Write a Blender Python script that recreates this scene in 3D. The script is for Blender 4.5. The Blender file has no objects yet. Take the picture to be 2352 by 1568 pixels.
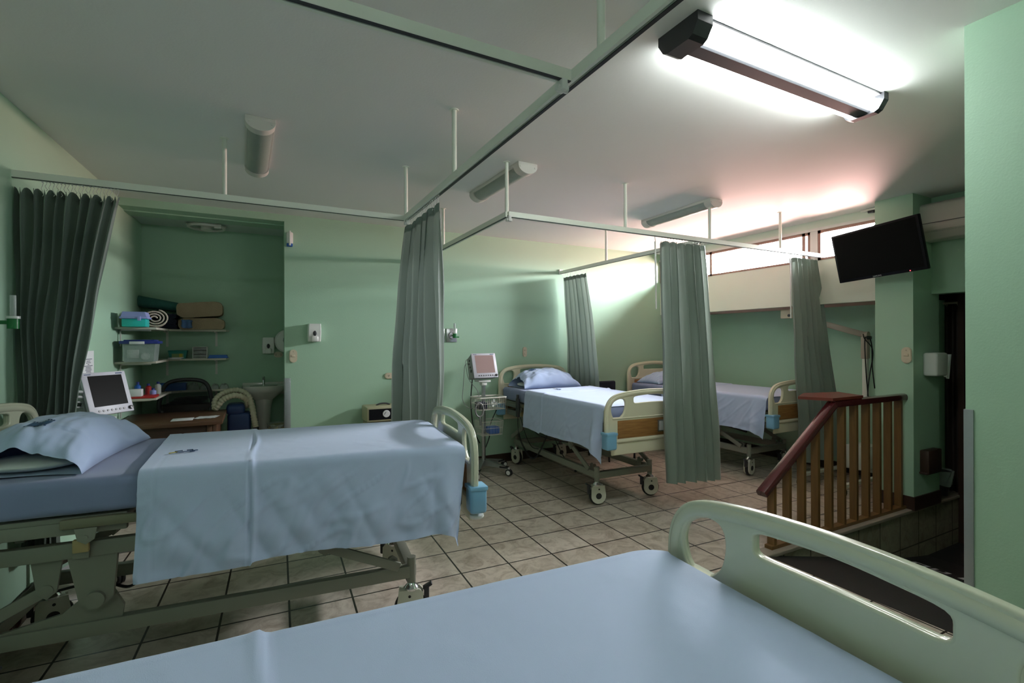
import bpy, bmesh, math, random
from mathutils import Vector, Matrix, noise
random.seed(7)
S = bpy.context.scene
COL = S.collection
PI = math.pi
# ------------------------------------------------------------------ camera
yaw, pitch, roll = 0.48145, 0.00094, -0.00284
fw = Vector((math.sin(yaw)*math.cos(pitch), math.cos(yaw)*math.cos(pitch), math.sin(pitch)))
rt = Vector((math.cos(yaw), -math.sin(yaw), 0)); up = rt.cross(fw)
r2 = rt*math.cos(roll)+up*math.sin(roll); u2 = -rt*math.sin(roll)+up*math.cos(roll)
cd = bpy.data.cameras.new('camera'); cam = bpy.data.objects.new('camera', cd); COL.objects.link(cam)
cd.sensor_width = 36; cd.lens = 1124.84/2352*36; cd.clip_start = .02
cam.matrix_world = Matrix(((r2.x, u2.x, -fw.x, 0), (r2.y, u2.y, -fw.y, 0), (r2.z, u2.z, -fw.z, 1.40), (0, 0, 0, 1)))
S.camera = cam
# ------------------------------------------------------------------ world: bright hazy daylight outside, warm ground below
W = bpy.data.worlds.new('world'); S.world = W; W.use_nodes = True
nt = W.node_tree; nt.nodes.clear()
geo = nt.nodes.new('ShaderNodeTexCoord'); sep = nt.nodes.new('ShaderNodeSeparateXYZ'); ramp = nt.nodes.new('ShaderNodeValToRGB')
bg = nt.nodes.new('ShaderNodeBackground'); out = nt.nodes.new('ShaderNodeOutputWorld'); mr = nt.nodes.new('ShaderNodeMapRange')
mr.inputs[1].default_value = -1; mr.inputs[2].default_value = 1
nt.links.new(geo.outputs['Generated'], sep.inputs[0]); nt.links.new(sep.outputs[2], mr.inputs[0]); nt.links.new(mr.outputs[0], ramp.inputs[0])
cr = ramp.color_ramp; cr.elements[0].position = 0.0; cr.elements[0].color = (.50, .28, .26, 1); cr.elements[1].position = .56; cr.elements[1].color = (.98, .97, 1, 1)
e = cr.elements.new(.49); e.color = (.56, .32, .29, 1)
nt.links.new(ramp.outputs[0], bg.inputs[0]); bg.inputs[1].default_value = 115.0
nt.links.new(bg.outputs[0], out.inputs[0])
# daylight portal in the clerestory window
pd = bpy.data.lights.new('daylight_portal', 'AREA'); pd.shape = 'RECTANGLE'; pd.size = 2.75; pd.size_y = .34; pd.cycles.is_portal = True
po = bpy.data.objects.new('daylight_portal', pd); COL.objects.link(po); po.location = (5.16, 3.73, 2.36)
po.rotation_euler = Matrix(((0, 0, 1), (-1, 0, 0), (0, -1, 0))).to_euler()
LAMP_STRENGTH = 27.0
S.view_settings.view_transform = 'Standard'; S.view_settings.look = 'None'; S.view_settings.gamma = 1; S.view_settings.use_curve_mapping = False
S.view_settings.exposure = 0.86
S.cycles.use_denoising = True; S.cycles.max_bounces = 8; S.cycles.diffuse_bounces = 5; S.cycles.transparent_max_bounces = 12; S.cycles.caustics_reflective = False; S.cycles.caustics_refractive = False

# ------------------------------------------------------------------ materials
MATS = {}
def mat(name, col, rough=.5, var=.06, scale=6., bump=0., bscale=40., metal=0., spec=.5, sheen=0., alpha=1., emit=None, coat=0.):
    if name in MATS: return MATS[name]
    m = bpy.data.materials.new(name); m.use_nodes = True; MATS[name] = m
    N = m.node_tree.nodes; L = m.node_tree.links; b = N['Principled BSDF']
    b.inputs['Roughness'].default_value = rough; b.inputs['Metallic'].default_value = metal; b.inputs['Specular IOR Level'].default_value = spec
    tc = N.new('ShaderNodeTexCoord'); nz = N.new('ShaderNodeTexNoise'); nz.inputs['Scale'].default_value = scale; nz.inputs['Detail'].default_value = 4
    L.new(tc.outputs['Object'], nz.inputs['Vector'])
    mx = N.new('ShaderNodeMix'); mx.data_type = 'RGBA'
    c = Vector(col[:3])
    mx.inputs[6].default_value = (*(c*(1-var)), 1); mx.inputs[7].default_value = (*[min(1, x*(1+var)) for x in c], 1)
    L.new(nz.outputs[0], mx.inputs[0]); L.new(mx.outputs[2], b.inputs['Base Color'])
    if bump:
        nb = N.new('ShaderNodeTexNoise'); nb.inputs['Scale'].default_value = bscale; nb.inputs['Detail'].default_value = 5
        L.new(tc.outputs['Object'], nb.inputs['Vector']); bp = N.new('ShaderNodeBump'); bp.inputs['Strength'].default_value = bump; bp.inputs['Distance'].default_value = .01
        L.new(nb.outputs[0], bp.inputs['Height']); L.new(bp.outputs[0], b.inputs['Normal'])
    if sheen: b.inputs['Sheen Weight'].default_value = sheen
    if coat: b.inputs['Coat Weight'].default_value = coat
    if alpha < 1: b.inputs['Alpha'].default_value = alpha
    if emit: b.inputs['Emission Color'].default_value = (*emit[0], 1); b.inputs['Emission Strength'].default_value = emit[1]
    return m
WALLC = (.36, .54, .40)
M_wall = mat('mint_wall_paint', WALLC, .55, .03, 2.5, .08, 120)
M_ceil = mat('white_ceiling_paint', (.78, .775, .76), .7, .03, 1.2, .05, 90)
M_base = mat('dark_baseboard_tile', (.035, .02, .014), .35, .2, 9)
M_frame = mat('brown_window_frame', (.30, .17, .13), .4, .08, 9)
M_white = mat('white_paint', (.72, .70, .66), .4, .04)
M_track = mat('white_aluminium_track', (.76, .78, .70), .35, .04)
M_trackdark = mat('dark_track_slot', (.02, .02, .025), .5, .1)
M_plastic = mat('cream_bed_plastic', (.66, .63, .47), .28, .03, 3., 0, 40, coat=.25)
M_plastic_greenlit = mat('green_lit_cream_bed_plastic', (.62, .63, .49), .25, .03, 3., 0, 40, coat=.3)  # cream bed plastic with green light of the surroundings put into its colour
M_frameP = mat('bed_frame_enamel', (.23, .235, .19), .4, .05)
M_bump = mat('blue_corner_bumper', (.20, .42, .62), .35, .04)
M_black = mat('black_rubber', (.012, .012, .013), .5, .2)
M_dark = mat('dark_plastic', (.03, .03, .035), .35, .1)
M_chrome = mat('chrome', (.75, .75, .75), .15, .02, metal=1.)
M_steel = mat('brushed_steel', (.45, .46, .47), .32, .08, 30, metal=1.)
M_alu = mat('grey_metal_guard', (.34, .36, .38), .38, .15, 5, .35, 14, metal=.7)
M_greyplas = mat('grey_monitor_plastic', (.50, .49, .55), .4, .04)
M_screenoff = mat('dark_screen_glass', (.008, .008, .008), .3, .1, spec=.03)
M_screenlit = mat('matte_grey_screen', (.30, .20, .19), .30, .05)
M_whiteplas = mat('white_plastic', (.72, .72, .70), .3, .03)
M_almond = mat('almond_plastic', (.62, .53, .40), .3, .03)
M_ceramic = mat('white_ceramic', (.62, .62, .58), .12, .03, coat=.4)
M_sheet = mat('pale_blue_cotton_sheet', (.48, .575, .80), .8, .04, 4., .10, 500, sheen=.2)
M_sheetd = mat('mid_blue_fitted_sheet', (.21, .25, .42), .8, .05, 4., .10, 500, sheen=.2)
M_pillow = mat('pale_blue_pillowcase', (.42, .52, .74), .8, .04, 4., .10, 500, sheen=.2)
M_ink = mat('navy_embroidery', (.02, .05, .13), .7, .3, 60)
M_yel = mat('yellow_embroidery', (.5, .4, .05), .7, .2, 60)
M_pad = mat('white_pillow_ticking', (.6, .62, .62), .8)
M_red = mat('red_plastic', (.45, .02, .02), .4)
M_teal = mat('teal_plastic', (.02, .50, .46), .35, .05)
M_lil = mat('lilac_plastic', (.32, .36, .72), .35, .05)
M_navy = mat('navy_plastic', (.02, .035, .22), .35, .1)
M_blue = mat('blue_plastic', (.02, .12, .48), .4, .08)
M_blanket = mat('brown_fleece_blanket', (.36, .27, .18), .95, .15, 14, .6, 160)
M_cream = mat('cream_fleece_blanket', (.52, .45, .36), .95, .12, 14, .6, 160)
M_green = mat('dark_green_blanket', (.035, .13, .12), .95, .15, 14, .5, 120)
M_dnavy = mat('black_navy_cloth', (.01, .014, .03), .95, .3, 14, .4, 120)
M_paper = mat('white_paper', (.70, .70, .72), .7, .04)
M_print = mat('printed_text', (.10, .10, .14), .7, .1)
M_bag = mat('clear_plastic_bag', (.55, .60, .58), .2, .15, 12, .8, 20, alpha=.55)
M_clear = mat('translucent_bin_plastic', (.30, .36, .34), .25, .25, 12, .3, 20, alpha=.85)
M_handrail = mat('dark_red_varnished_handrail', (.075, .012, .014), .22, .25, 7, coat=.5)
M_boxbrown = mat('dark_brown_panel', (.045, .022, .015), .4, .15)
M_acs = mat('air_conditioner_plastic', (.56, .53, .48), .35, .03)
M_hose = mat('cream_corrugated_hose', (.50, .47, .35), .5, .05)
M_tv = mat('black_tv_plastic', (.006, .006, .009), .35, .1, spec=.15)
M_brass = mat('tan_plastic', (.40, .30, .14), .4)
M_greenp = mat('green_plastic', (.01, .16, .04), .3)
M_machine = mat('beige_painted_metal', (.40, .37, .24), .45, .06)

def wood(name, c1, c2, axis=2, sc=5.):
    m = bpy.data.materials.new(name); m.use_nodes = True; N = m.node_tree.nodes; L = m.node_tree.links; b = N['Principled BSDF']
    tc = N.new('ShaderNodeTexCoord'); mp = N.new('ShaderNodeMapping'); s = [14, 14, 14]; s[axis] = 1.2; mp.inputs['Scale'].default_value = s
    nz = N.new('ShaderNodeTexNoise'); nz.inputs['Scale'].default_value = sc; nz.inputs['Detail'].default_value = 6
    rp = N.new('ShaderNodeValToRGB'); rp.color_ramp.elements[0].position = .35; rp.color_ramp.elements[0].color = (*c1, 1); rp.color_ramp.elements[1].position = .65; rp.color_ramp.elements[1].color = (*c2, 1)
    L.new(tc.outputs['Object'], mp.inputs[0]); L.new(mp.outputs[0], nz.inputs['Vector']); L.new(nz.outputs[0], rp.inputs[0]); L.new(rp.outputs[0], b.inputs['Base Color'])
    b.inputs['Roughness'].default_value = .42
    return m
M_woodpanel = wood('oak_laminate_panel', (.22, .10, .03), (.32, .16, .05), 1)
M_baluster = wood('ochre_brown_painted_wood', (.135, .065, .018), (.165, .082, .024), 2)
M_desk = wood('dark_brown_desk_veneer', (.075, .034, .016), (.115, .055, .028), 0)

def fabric_mat():
    m = mat('grey_green_satin_curtain', (.185, .235, .20), .42, .07, 3., .15, 260, spec=.6, sheen=.35)
    N = m.node_tree.nodes; L = m.node_tree.links; b = N['Principled BSDF']; t = N.new('ShaderNodeBsdfTranslucent'); t.inputs[0].default_value = (.30, .35, .30, 1); x = N.new('ShaderNodeMixShader'); x.inputs[0].default_value = .22
    L.new(b.outputs[0], x.inputs[1]); L.new(t.outputs[0], x.inputs[2]); L.new(x.outputs[0], N['Material Output'].inputs[0])
    return m
M_curt = fabric_mat()
M_doorcurt = mat('dark_brown_accordion', (.022, .012, .008), .6, .2)

def tile_mat(name, c1, c2, grout, tile, ang, ox, oy, plane='xy', rough=.32):
    m = bpy.data.materials.new(name); m.use_nodes = True; N = m.node_tree.nodes; L = m.node_tree.links; b = N['Principled BSDF']
    g = N.new('ShaderNodeNewGeometry'); src = g.outputs['Position']
    if plane == 'xz':
        sp = N.new('ShaderNodeSeparateXYZ'); cb = N.new('ShaderNodeCombineXYZ'); L.new(src, sp.inputs[0]); L.new(sp.outputs[0], cb.inputs[0]); L.new(sp.outputs[2], cb.inputs[1]); src = cb.outputs[0]
    mp = N.new('ShaderNodeMapping'); mp.inputs['Rotation'].default_value = (0, 0, -ang); mp.inputs['Location'].default_value = (-ox, -oy, 0)
    L.new(src, mp.inputs[0])
    br = N.new('ShaderNodeTexBrick'); br.offset = 0; br.squash = 1; br.inputs['Scale'].default_value = 1; br.inputs['Brick Width'].default_value = tile; br.inputs['Row Height'].default_value = tile
    br.inputs['Mortar Size'].default_value = .0055; br.inputs['Mortar Smooth'].default_value = .1; br.inputs['Bias'].default_value = 0
    br.inputs['Color1'].default_value = (*c1, 1); br.inputs['Color2'].default_value = (*c2, 1); br.inputs['Mortar'].default_value = (*grout, 1)
    L.new(mp.outputs[0], br.inputs['Vector'])
    nz = N.new('ShaderNodeTexNoise'); nz.inputs['Scale'].default_value = 7; nz.inputs['Detail'].default_value = 9; nz.inputs['Roughness'].default_value = .68; nz.inputs['Distortion'].default_value = 1.6
    L.new(src, nz.inputs['Vector'])
    rp = N.new('ShaderNodeValToRGB'); rp.color_ramp.elements[0].position = .34; rp.color_ramp.elements[0].color = (.62, .58, .54, 1); rp.color_ramp.elements[1].position = .56; rp.color_ramp.elements[1].color = (1, 1, 1, 1)
    L.new(nz.outputs[0], rp.inputs[0])
    mx = N.new('ShaderNodeMix'); mx.data_type = 'RGBA'; mx.blend_type = 'MULTIPLY'; mx.inputs[0].default_value = 1
    L.new(br.outputs[0], mx.inputs[6]); L.new(rp.outputs[0], mx.inputs[7]); L.new(mx.outputs[2], b.inputs['Base Color'])
    b.inputs['Roughness'].default_value = rough
    inv = N.new('ShaderNodeMath'); inv.operation = 'SUBTRACT'; inv.inputs[0].default_value = 1; L.new(br.outputs['Fac'], inv.inputs[1])
    bp = N.new('ShaderNodeBump'); bp.inputs['Strength'].default_value = .5; bp.inputs['Distance'].default_value = .003; L.new(inv.outputs[0], bp.inputs['Height']); L.new(bp.outputs[0], b.inputs['Normal'])
    return m
M_floor = tile_mat('beige_ceramic_floor_tile', (.62, .54, .46), (.56, .48, .405), (.016, .010, .008), .31563, -.03638, 1.3117, 3.1262)
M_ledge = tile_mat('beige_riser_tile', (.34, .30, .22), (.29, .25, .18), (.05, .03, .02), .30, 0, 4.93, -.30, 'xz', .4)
def ribbed():
    m = bpy.data.materials.new('black_ribbed_rubber'); m.use_nodes = True; N = m.node_tree.nodes; L = m.node_tree.links; b = N['Principled BSDF']
    b.inputs['Base Color'].default_value = (.010, .009, .008, 1); b.inputs['Roughness'].default_value = .6
    g = N.new('ShaderNodeNewGeometry'); wv = N.new('ShaderNodeTexWave'); wv.bands_direction = 'X'; wv.inputs['Scale'].default_value = 26; L.new(g.outputs['Position'], wv.inputs['Vector'])
    bp = N.new('ShaderNodeBump'); bp.inputs['Strength'].default_value = .8; bp.inputs['Distance'].default_value = .004; L.new(wv.outputs[0], bp.inputs['Height']); L.new(bp.outputs[0], b.inputs['Normal'])
    return m
M_rib = ribbed()
def glass():
    m = bpy.data.materials.new('window_glass'); m.use_nodes = True; N = m.node_tree.nodes; L = m.node_tree.links; N.remove(N['Principled BSDF'])
    t = N.new('ShaderNodeBsdfTransparent'); t.inputs[0].default_value = (.94, .96, .96, 1); g = N.new('ShaderNodeBsdfGlossy'); g.inputs['Roughness'].default_value = .03
    f = N.new('ShaderNodeFresnel'); x = N.new('ShaderNodeMixShader'); L.new(f.outputs[0], x.inputs[0]); L.new(t.outputs[0], x.inputs[1]); L.new(g.outputs[0], x.inputs[2]); L.new(x.outputs[0], N['Material Output'].inputs[0])
    return m
M_glass = glass()
def emis(name, col, s):
    m = bpy.data.materials.new(name); m.use_nodes = True; b = m.node_tree.nodes['Principled BSDF']; b.inputs['Base Color'].default_value = (.8, .8, .8, 1)
    b.inputs['Emission Color'].default_value = (*col, 1); b.inputs['Emission Strength'].default_value = s; return m
M_tube = emis('lit_fluorescent_tube', (.93, 1, .97), LAMP_STRENGTH)
M_led = emis('red_standby_led', (1, .02, .04), 3)
M_diff = mat('prismatic_acrylic_diffuser', (.30, .33, .30), .3, .1, 30, .3, 200)
M_fix = mat('white_fixture_metal', (.62, .60, .56), .4, .03)

# ------------------------------------------------------------------ mesh helpers
class B:
    def __init__(s): s.bm = bmesh.new(); s.mi = 0
    def _tag(s, n0):
        s.bm.faces.ensure_lookup_table()
        for i in range(n0, len(s.bm.faces)): s.bm.faces[i].material_index = s.mi
    def box(s, lo, hi, bev=0., rot=None, seg=2):
        n0 = len(s.bm.faces); t = bmesh.new()
        c = [(a+b)/2 for a, b in zip(lo, hi)]; d = [abs(b-a) for a, b in zip(lo, hi)]
        bmesh.ops.create_cube(t, size=1, matrix=Matrix.Diagonal((*d, 1)))
        if bev > 0: bmesh.ops.bevel(t, geom=t.edges[:], offset=min(bev, min(d)*.49), segments=seg, affect='EDGES', profile=.5)
        M = Matrix.Translation(c)
        if rot: M = Matrix.Translation(c) @ rot.to_4x4()
        s.merge(t, M); s._tag(n0); return s
    def merge(s, t, M=None):
        if M: t.transform(M)
        me = bpy.data.meshes.new('t'); t.to_mesh(me); t.free(); s.bm.from_mesh(me); bpy.data.meshes.remove(me)
    def cyl(s, p0, p1, r0, r1=None, n=20, caps=True):
        p0 = Vector(p0); p1 = Vector(p1); return s.tube([p0, p1], [r0, r0 if r1 is None else r1], n, caps)
    def tube(s, pts, r, n=10, caps=True, closed=False):
        pts = [Vector(p) for p in pts]; n0 = len(s.bm.faces); m = len(pts)
        rs = r if isinstance(r, (list, tuple)) else [r]*m
        rings = []; prev = None
        for i, p in enumerate(pts):
            if closed: d = pts[(i+1) % m]-pts[i-1]
            else: d = pts[min(i+1, m-1)]-pts[max(i-1, 0)]
            if d.length < 1e-9: d = Vector((0, 0, 1))
            d.normalize()
            if prev is None:
                a = Vector((0, 0, 1)) if abs(d.z) < .9 else Vector((1, 0, 0)); x = d.cross(a).normalized()
            else:
                x = prev-d*prev.dot(d)
                x = x.normalized() if x.length > 1e-6 else d.orthogonal().normalized()
            prev = x; y = d.cross(x)
            rings.append([s.bm.verts.new(p+(x*math.cos(2*PI*k/n)+y*math.sin(2*PI*k/n))*rs[i]) for k in range(n)])
        rng = range(m if closed else m-1)
        for i in rng:
            a = rings[i]; b = rings[(i+1) % m]
            for k in range(n): s.bm.faces.new((a[k], a[(k+1) % n], b[(k+1) % n], b[k]))
        if caps and not closed:
            if rs[0] > 1e-5: s.bm.faces.new(rings[0][::-1])
            if rs[-1] > 1e-5: s.bm.faces.new(rings[-1])
        s._tag(n0); return s
    def grid(s, f, nu, nv, flip=False, closeu=False):
        n0 = len(s.bm.faces)
        V = [[s.bm.verts.new(f(i/(nu if closeu else nu-1), j/(nv-1))) for j in range(nv)] for i in range(nu)]
        for i in range(nu if closeu else nu-1):
            for j in range(nv-1):
                q = [V[i][j], V[(i+1) % nu][j], V[(i+1) % nu][j+1], V[i][j+1]]
                s.bm.faces.new(q[::-1] if flip else q)
        s._tag(n0); return s
    def lathe(s, prof, c=(0, 0, 0), n=28, ax='z'):
        def f(a, b):
            k = b*(len(prof)-1); i = min(int(round(k)), len(prof)-1); r, z = prof[i]; t = a*2*PI
            if ax == 'z': return Vector(c)+Vector((r*math.cos(t), r*math.sin(t), z))
            if ax == 'y': return Vector(c)+Vector((r*math.cos(t), z, r*math.sin(t)))
            return Vector(c)+Vector((z, r*math.cos(t), r*math.sin(t)))
        return s.grid(f, n, len(prof), closeu=True)
    def poly(s, pts, th, axis='y'):      # extruded polygon; pts 2D in the plane normal to axis, th=(lo,hi)
        n0 = len(s.bm.faces)
        def P(a, b, t): return {'y': (a, t, b), 'x': (t, a, b), 'z': (a, b, t)}[axis]
        A = [s.bm.verts.new(P(a, b, th[0])) for a, b in pts]; C = [s.bm.verts.new(P(a, b, th[1])) for a, b in pts]
        n = len(pts); s.bm.faces.new(A); s.bm.faces.new(C[::-1])
        for i in range(n): s.bm.faces.new((A[i], C[i], C[(i+1) % n], A[(i+1) % n]))
        s._tag(n0); return s
    def done(s, name, mats, parent=None, smooth=True, ang=38, norm=True):
        if norm: bmesh.ops.recalc_face_normals(s.bm, faces=s.bm.faces[:])
        me = bpy.data.meshes.new(name); s.bm.to_mesh(me); s.bm.free()
        for m in (mats if isinstance(mats, (list, tuple)) else [mats]): me.materials.append(m)
        if smooth:
            me.shade_smooth(); me.set_sharp_from_angle(angle=math.radians(ang))
        o = bpy.data.objects.new(name, me); COL.objects.link(o)
        if parent: o.parent = parent
        return o
def plate(name, outer, holes, t, bev, m, parent, M=None):
    cu = bpy.data.curves.new('c', 'CURVE'); cu.dimensions = '2D'; cu.fill_mode = 'BOTH'; cu.extrude = t/2-bev; cu.bevel_depth = bev; cu.bevel_resolution = 3
    for pts in [outer]+holes:
        sp = cu.splines.new('POLY'); sp.points.add(len(pts)-1); sp.use_cyclic_u = True
        for i, (a, b) in enumerate(pts): sp.points[i].co = (a, b, 0, 1)
    o = bpy.data.objects.new('c', cu); COL.objects.link(o); dg = bpy.context.evaluated_depsgraph_get()
    me = bpy.data.meshes.new_from_object(o.evaluated_get(dg)); bpy.data.objects.remove(o); bpy.data.curves.remove(cu)
    return me
def smoothloop(pts, k=5, closed=True):
    n = len(pts); o = []
    for i in range(n if closed else n-1):
        p = [Vector(pts[(i+j-1) % n] if closed else pts[max(0, min(n-1, i+j-1))]) for j in range(4)]
        for q in range(k):
            t = q/k
            o.append(tuple(.5*((2*p[1])+(-p[0]+p[2])*t+(2*p[0]-5*p[1]+4*p[2]-p[3])*t*t+(-p[0]+3*p[1]-3*p[2]+p[3])*t**3)))
    if not closed: o.append(tuple(pts[-1]))
    return o
def empty(name, loc, rz=0, label=None, cat=None, group=None):
    o = bpy.data.objects.new(name, None); COL.objects.link(o); o.location = loc; o.rotation_euler = (0, 0, rz); o.empty_display_size = .1
    if label: tag(o, label, cat, group)
    return o
def tag(o, label, cat, group=None):
    o['label'] = label; o['category'] = cat
    if group: o['group'] = group
    return o
def struct(o): o['kind'] = 'structure'; return o
def wallbox(name, lo, hi, m=None, b=None):
    x = B(); x.box(lo, hi); return struct(x.done(name, m or M_wall, smooth=False))
def dup(o, parent=None):
    c = o.copy(); COL.objects.link(c)
    if parent: c.parent = parent
    for ch in list(o.children): dup(ch, c)
    return c
def fbm(x, y, z=0.): return noise.noise(Vector((x, y, z)))
def text_mesh(txt, size, depth=.0008):
    cu = bpy.data.curves.new('t', 'FONT'); cu.body = txt; cu.size = size; cu.extrude = depth; cu.align_x = 'CENTER'; cu.align_y = 'CENTER'
    o = bpy.data.objects.new('t', cu); COL.objects.link(o); dg = bpy.context.evaluated_depsgraph_get()
    me = bpy.data.meshes.new_from_object(o.evaluated_get(dg)); bpy.data.objects.remove(o); bpy.data.curves.remove(cu); return me

# ------------------------------------------------------------------ setting
YB, ZC = 5.14, 2.62
x = B(); x.box((-1.6, 2.08, -.12), (5.9, 6.3, 0)); x.box((-1.6, -1.8, -.12), (2.95, 2.08, 0))
struct(x.done('floor', M_floor, smooth=False))
x = B(); x.poly([(2.95, 0), (4.95, -.43), (5.9, -.43), (5.9, -.55), (2.95, -.12)], (.8, 2.08), 'y')
struct(x.done('floor', M_rib, smooth=False))
x = B(); x.box((2.95, 2.068, -.5), (5.72, 2.08, -.022)); x.box((2.938, .87, -.2), (2.95, 2.08, -.02))
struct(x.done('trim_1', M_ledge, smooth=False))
x = B(); x.box((2.93, 2.055, -.024), (5.72, 2.16, .004), .006); struct(x.done('trim_2', mat('ledge_edge_stone', (.30, .25, .20), .4, .15, 12), smooth=False))
x = B(); x.box((-1.6, -1.8, ZC), (5.3, YB+.1, ZC+.1)); struct(x.done('ceiling', M_ceil, smooth=False))
x = B(); x.poly([(-1.16, -1.8), (-1.10, 3.3), (-1.02, YB), (-.985, 6.1), (-1.3, 6.1), (-1.3, -1.8)], (0, ZC+.05), 'z'); struct(x.done('wall_left', M_wall, smooth=False))
# back wall with the alcove opening
x = B(); x.box((.24, YB, 0), (5.9, YB+.16, ZC)); x.box((-1.3, YB, 2.555), (.24, YB+.16, ZC)); struct(x.done('wall_back', M_wall, smooth=False))
wallbox('wall_alcove_back', (-1.3, 5.92, 0), (.6, 6.05, ZC+.05)); wallbox('wall_alcove_right', (.42, YB+.16, 0), (.52, 5.92, ZC))
x = B(); x.box((-1.3, YB+.16, 2.565), (.5, 5.95, 2.63)); struct(x.done('ceiling_alcove', mat('alcove_ceiling_paint', (.52, .60, .56), .7, .03), smooth=False))
x = B(); x.box((-1.04, YB+.16, 2.545), (.42, YB+.34, 2.567)); struct(x.done('trim_3', M_wall, smooth=False))
# window wall: upper box, recessed lower wall
WX = 5.04
x = B()
x.box((WX, 2.33, 1.77), (5.10, YB, 2.215)); x.box((WX, 2.33, 2.515), (5.12, YB, ZC+.1))
struct(x.done('wall_right', mat('pale_cream_green_paint', (.64, .70, .60), .6, .03, 2.5, .08, 120), smooth=False))
x = B(); x.box((5.10, 2.33, 1.77), (5.95, 5.3, 1.86)); struct(x.done('trim_5', mat('terracotta_bounce_roof', (.72, .42, .36), .8, .1, 8), smooth=False))  # recess roof out of view, coloured terracotta to bounce pink onto the ceiling
wallbox('wall_right_recess', (5.58, 2.2, 0), (5.75, YB, 1.78))
wallbox('wall_pier', (4.81, 2.05, 0), (5.25, 2.33, ZC))
x = B(); x.box((5.12, .8, 1.80), (5.25, 2.05, ZC)); x.box((5.12, .8, -.5), (5.25, .98, 1.8)); struct(x.done('wall_door', M_wall, smooth=False))
wallbox('wall_recess_end', (5.25, 2.30, 0), (5.60, 2.36, ZC))
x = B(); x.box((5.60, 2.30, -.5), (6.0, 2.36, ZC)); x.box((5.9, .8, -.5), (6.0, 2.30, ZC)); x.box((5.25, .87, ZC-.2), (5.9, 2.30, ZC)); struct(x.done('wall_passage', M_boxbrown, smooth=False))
x = B(); x.box((2.44, -1.8, -.55), (2.60, .87, ZC)); x.box((2.60, .75, -.55), (6.0, .87, ZC)); struct(x.done('wall_near_right', M_wall, smooth=False))
wallbox('wall_front', (-1.3, -1.9, 0), (2.6, -1.8, ZC))
# baseboards
x = B(); x.box((.24, YB-.012, 0), (5.58, YB, .095)); struct(x.done('baseboard_back', M_base, smooth=False))
x = B(); x.box((5.568, 2.33, 0), (5.58, YB, .095)); struct(x.done('baseboard_right', M_base, smooth=False))
x = B(); x.box((4.798, 2.038, 0), (4.81, 2.33, .11)); x.box((4.798, 2.038, 0), (5.25, 2.05, .11)); struct(x.done('baseboard_pier', M_boxbrown, smooth=False))
x = B(); x.poly([(-1.10, 3.3), (-1.02, YB), (-.985, 5.92), (-.973, 5.92), (-1.008, YB), (-1.088, 3.3)], (0, .09), 'z'); struct(x.done('baseboard_left', M_base, smooth=False))
# windows: bays between white mullions
WZ0, WZ1 = 2.215, 2.515
def window(i, y0, y1, bars, louv):
    r = bpy.data.objects.new('window_%d' % i, None); COL.objects.link(r); struct(r)
    f = B(); t = .028; X0, X1 = WX-.004, WX+.045
    f.box((X0, y0, WZ1-t), (X1, y1, WZ1)); f.box((X0, y0, WZ0), (X1, y1, WZ0+t*.8)); f.box((X0, y0, WZ0), (X1, y0+t, WZ1)); f.box((X0, y1-t, WZ0), (X1, y1, WZ1))
    for b in bars: f.box((X0, b-.016, WZ0), (X1, b+.016, WZ1))
    f.done('window_frame', M_frame, r, smooth=False)
    g = B(); g.box((X0+.02, y0+.01, WZ0+.01), (X0+.024, y1-.01, WZ1-.01)); g.done('window_pane', M_glass, r, smooth=False)
    for (a, b) in louv:
        c = B()
        for k in range(6):
            zz = WZ0+.04+k*.04; c.box((X0+.035, a, zz), (X0+.05, b, zz+.012), rot=None)
        c.done('louvre_clip', M_steel, r, smooth=False)
    return r
window(1, 3.03, YB, [3.10, 4.27, 4.9], [(3.052, 3.075), (4.29, 4.305)])
window(2, 2.33, 2.955, [2.42], [])
x = B(); x.box((WX-.008, 2.955, WZ0-.005), (WX+.085, 3.03, WZ1)); x.box((WX-.015, 2.33, WZ1), (WX+.02, YB, WZ1+.028)); struct(x.done('trim_4', M_white, smooth=False))
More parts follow.
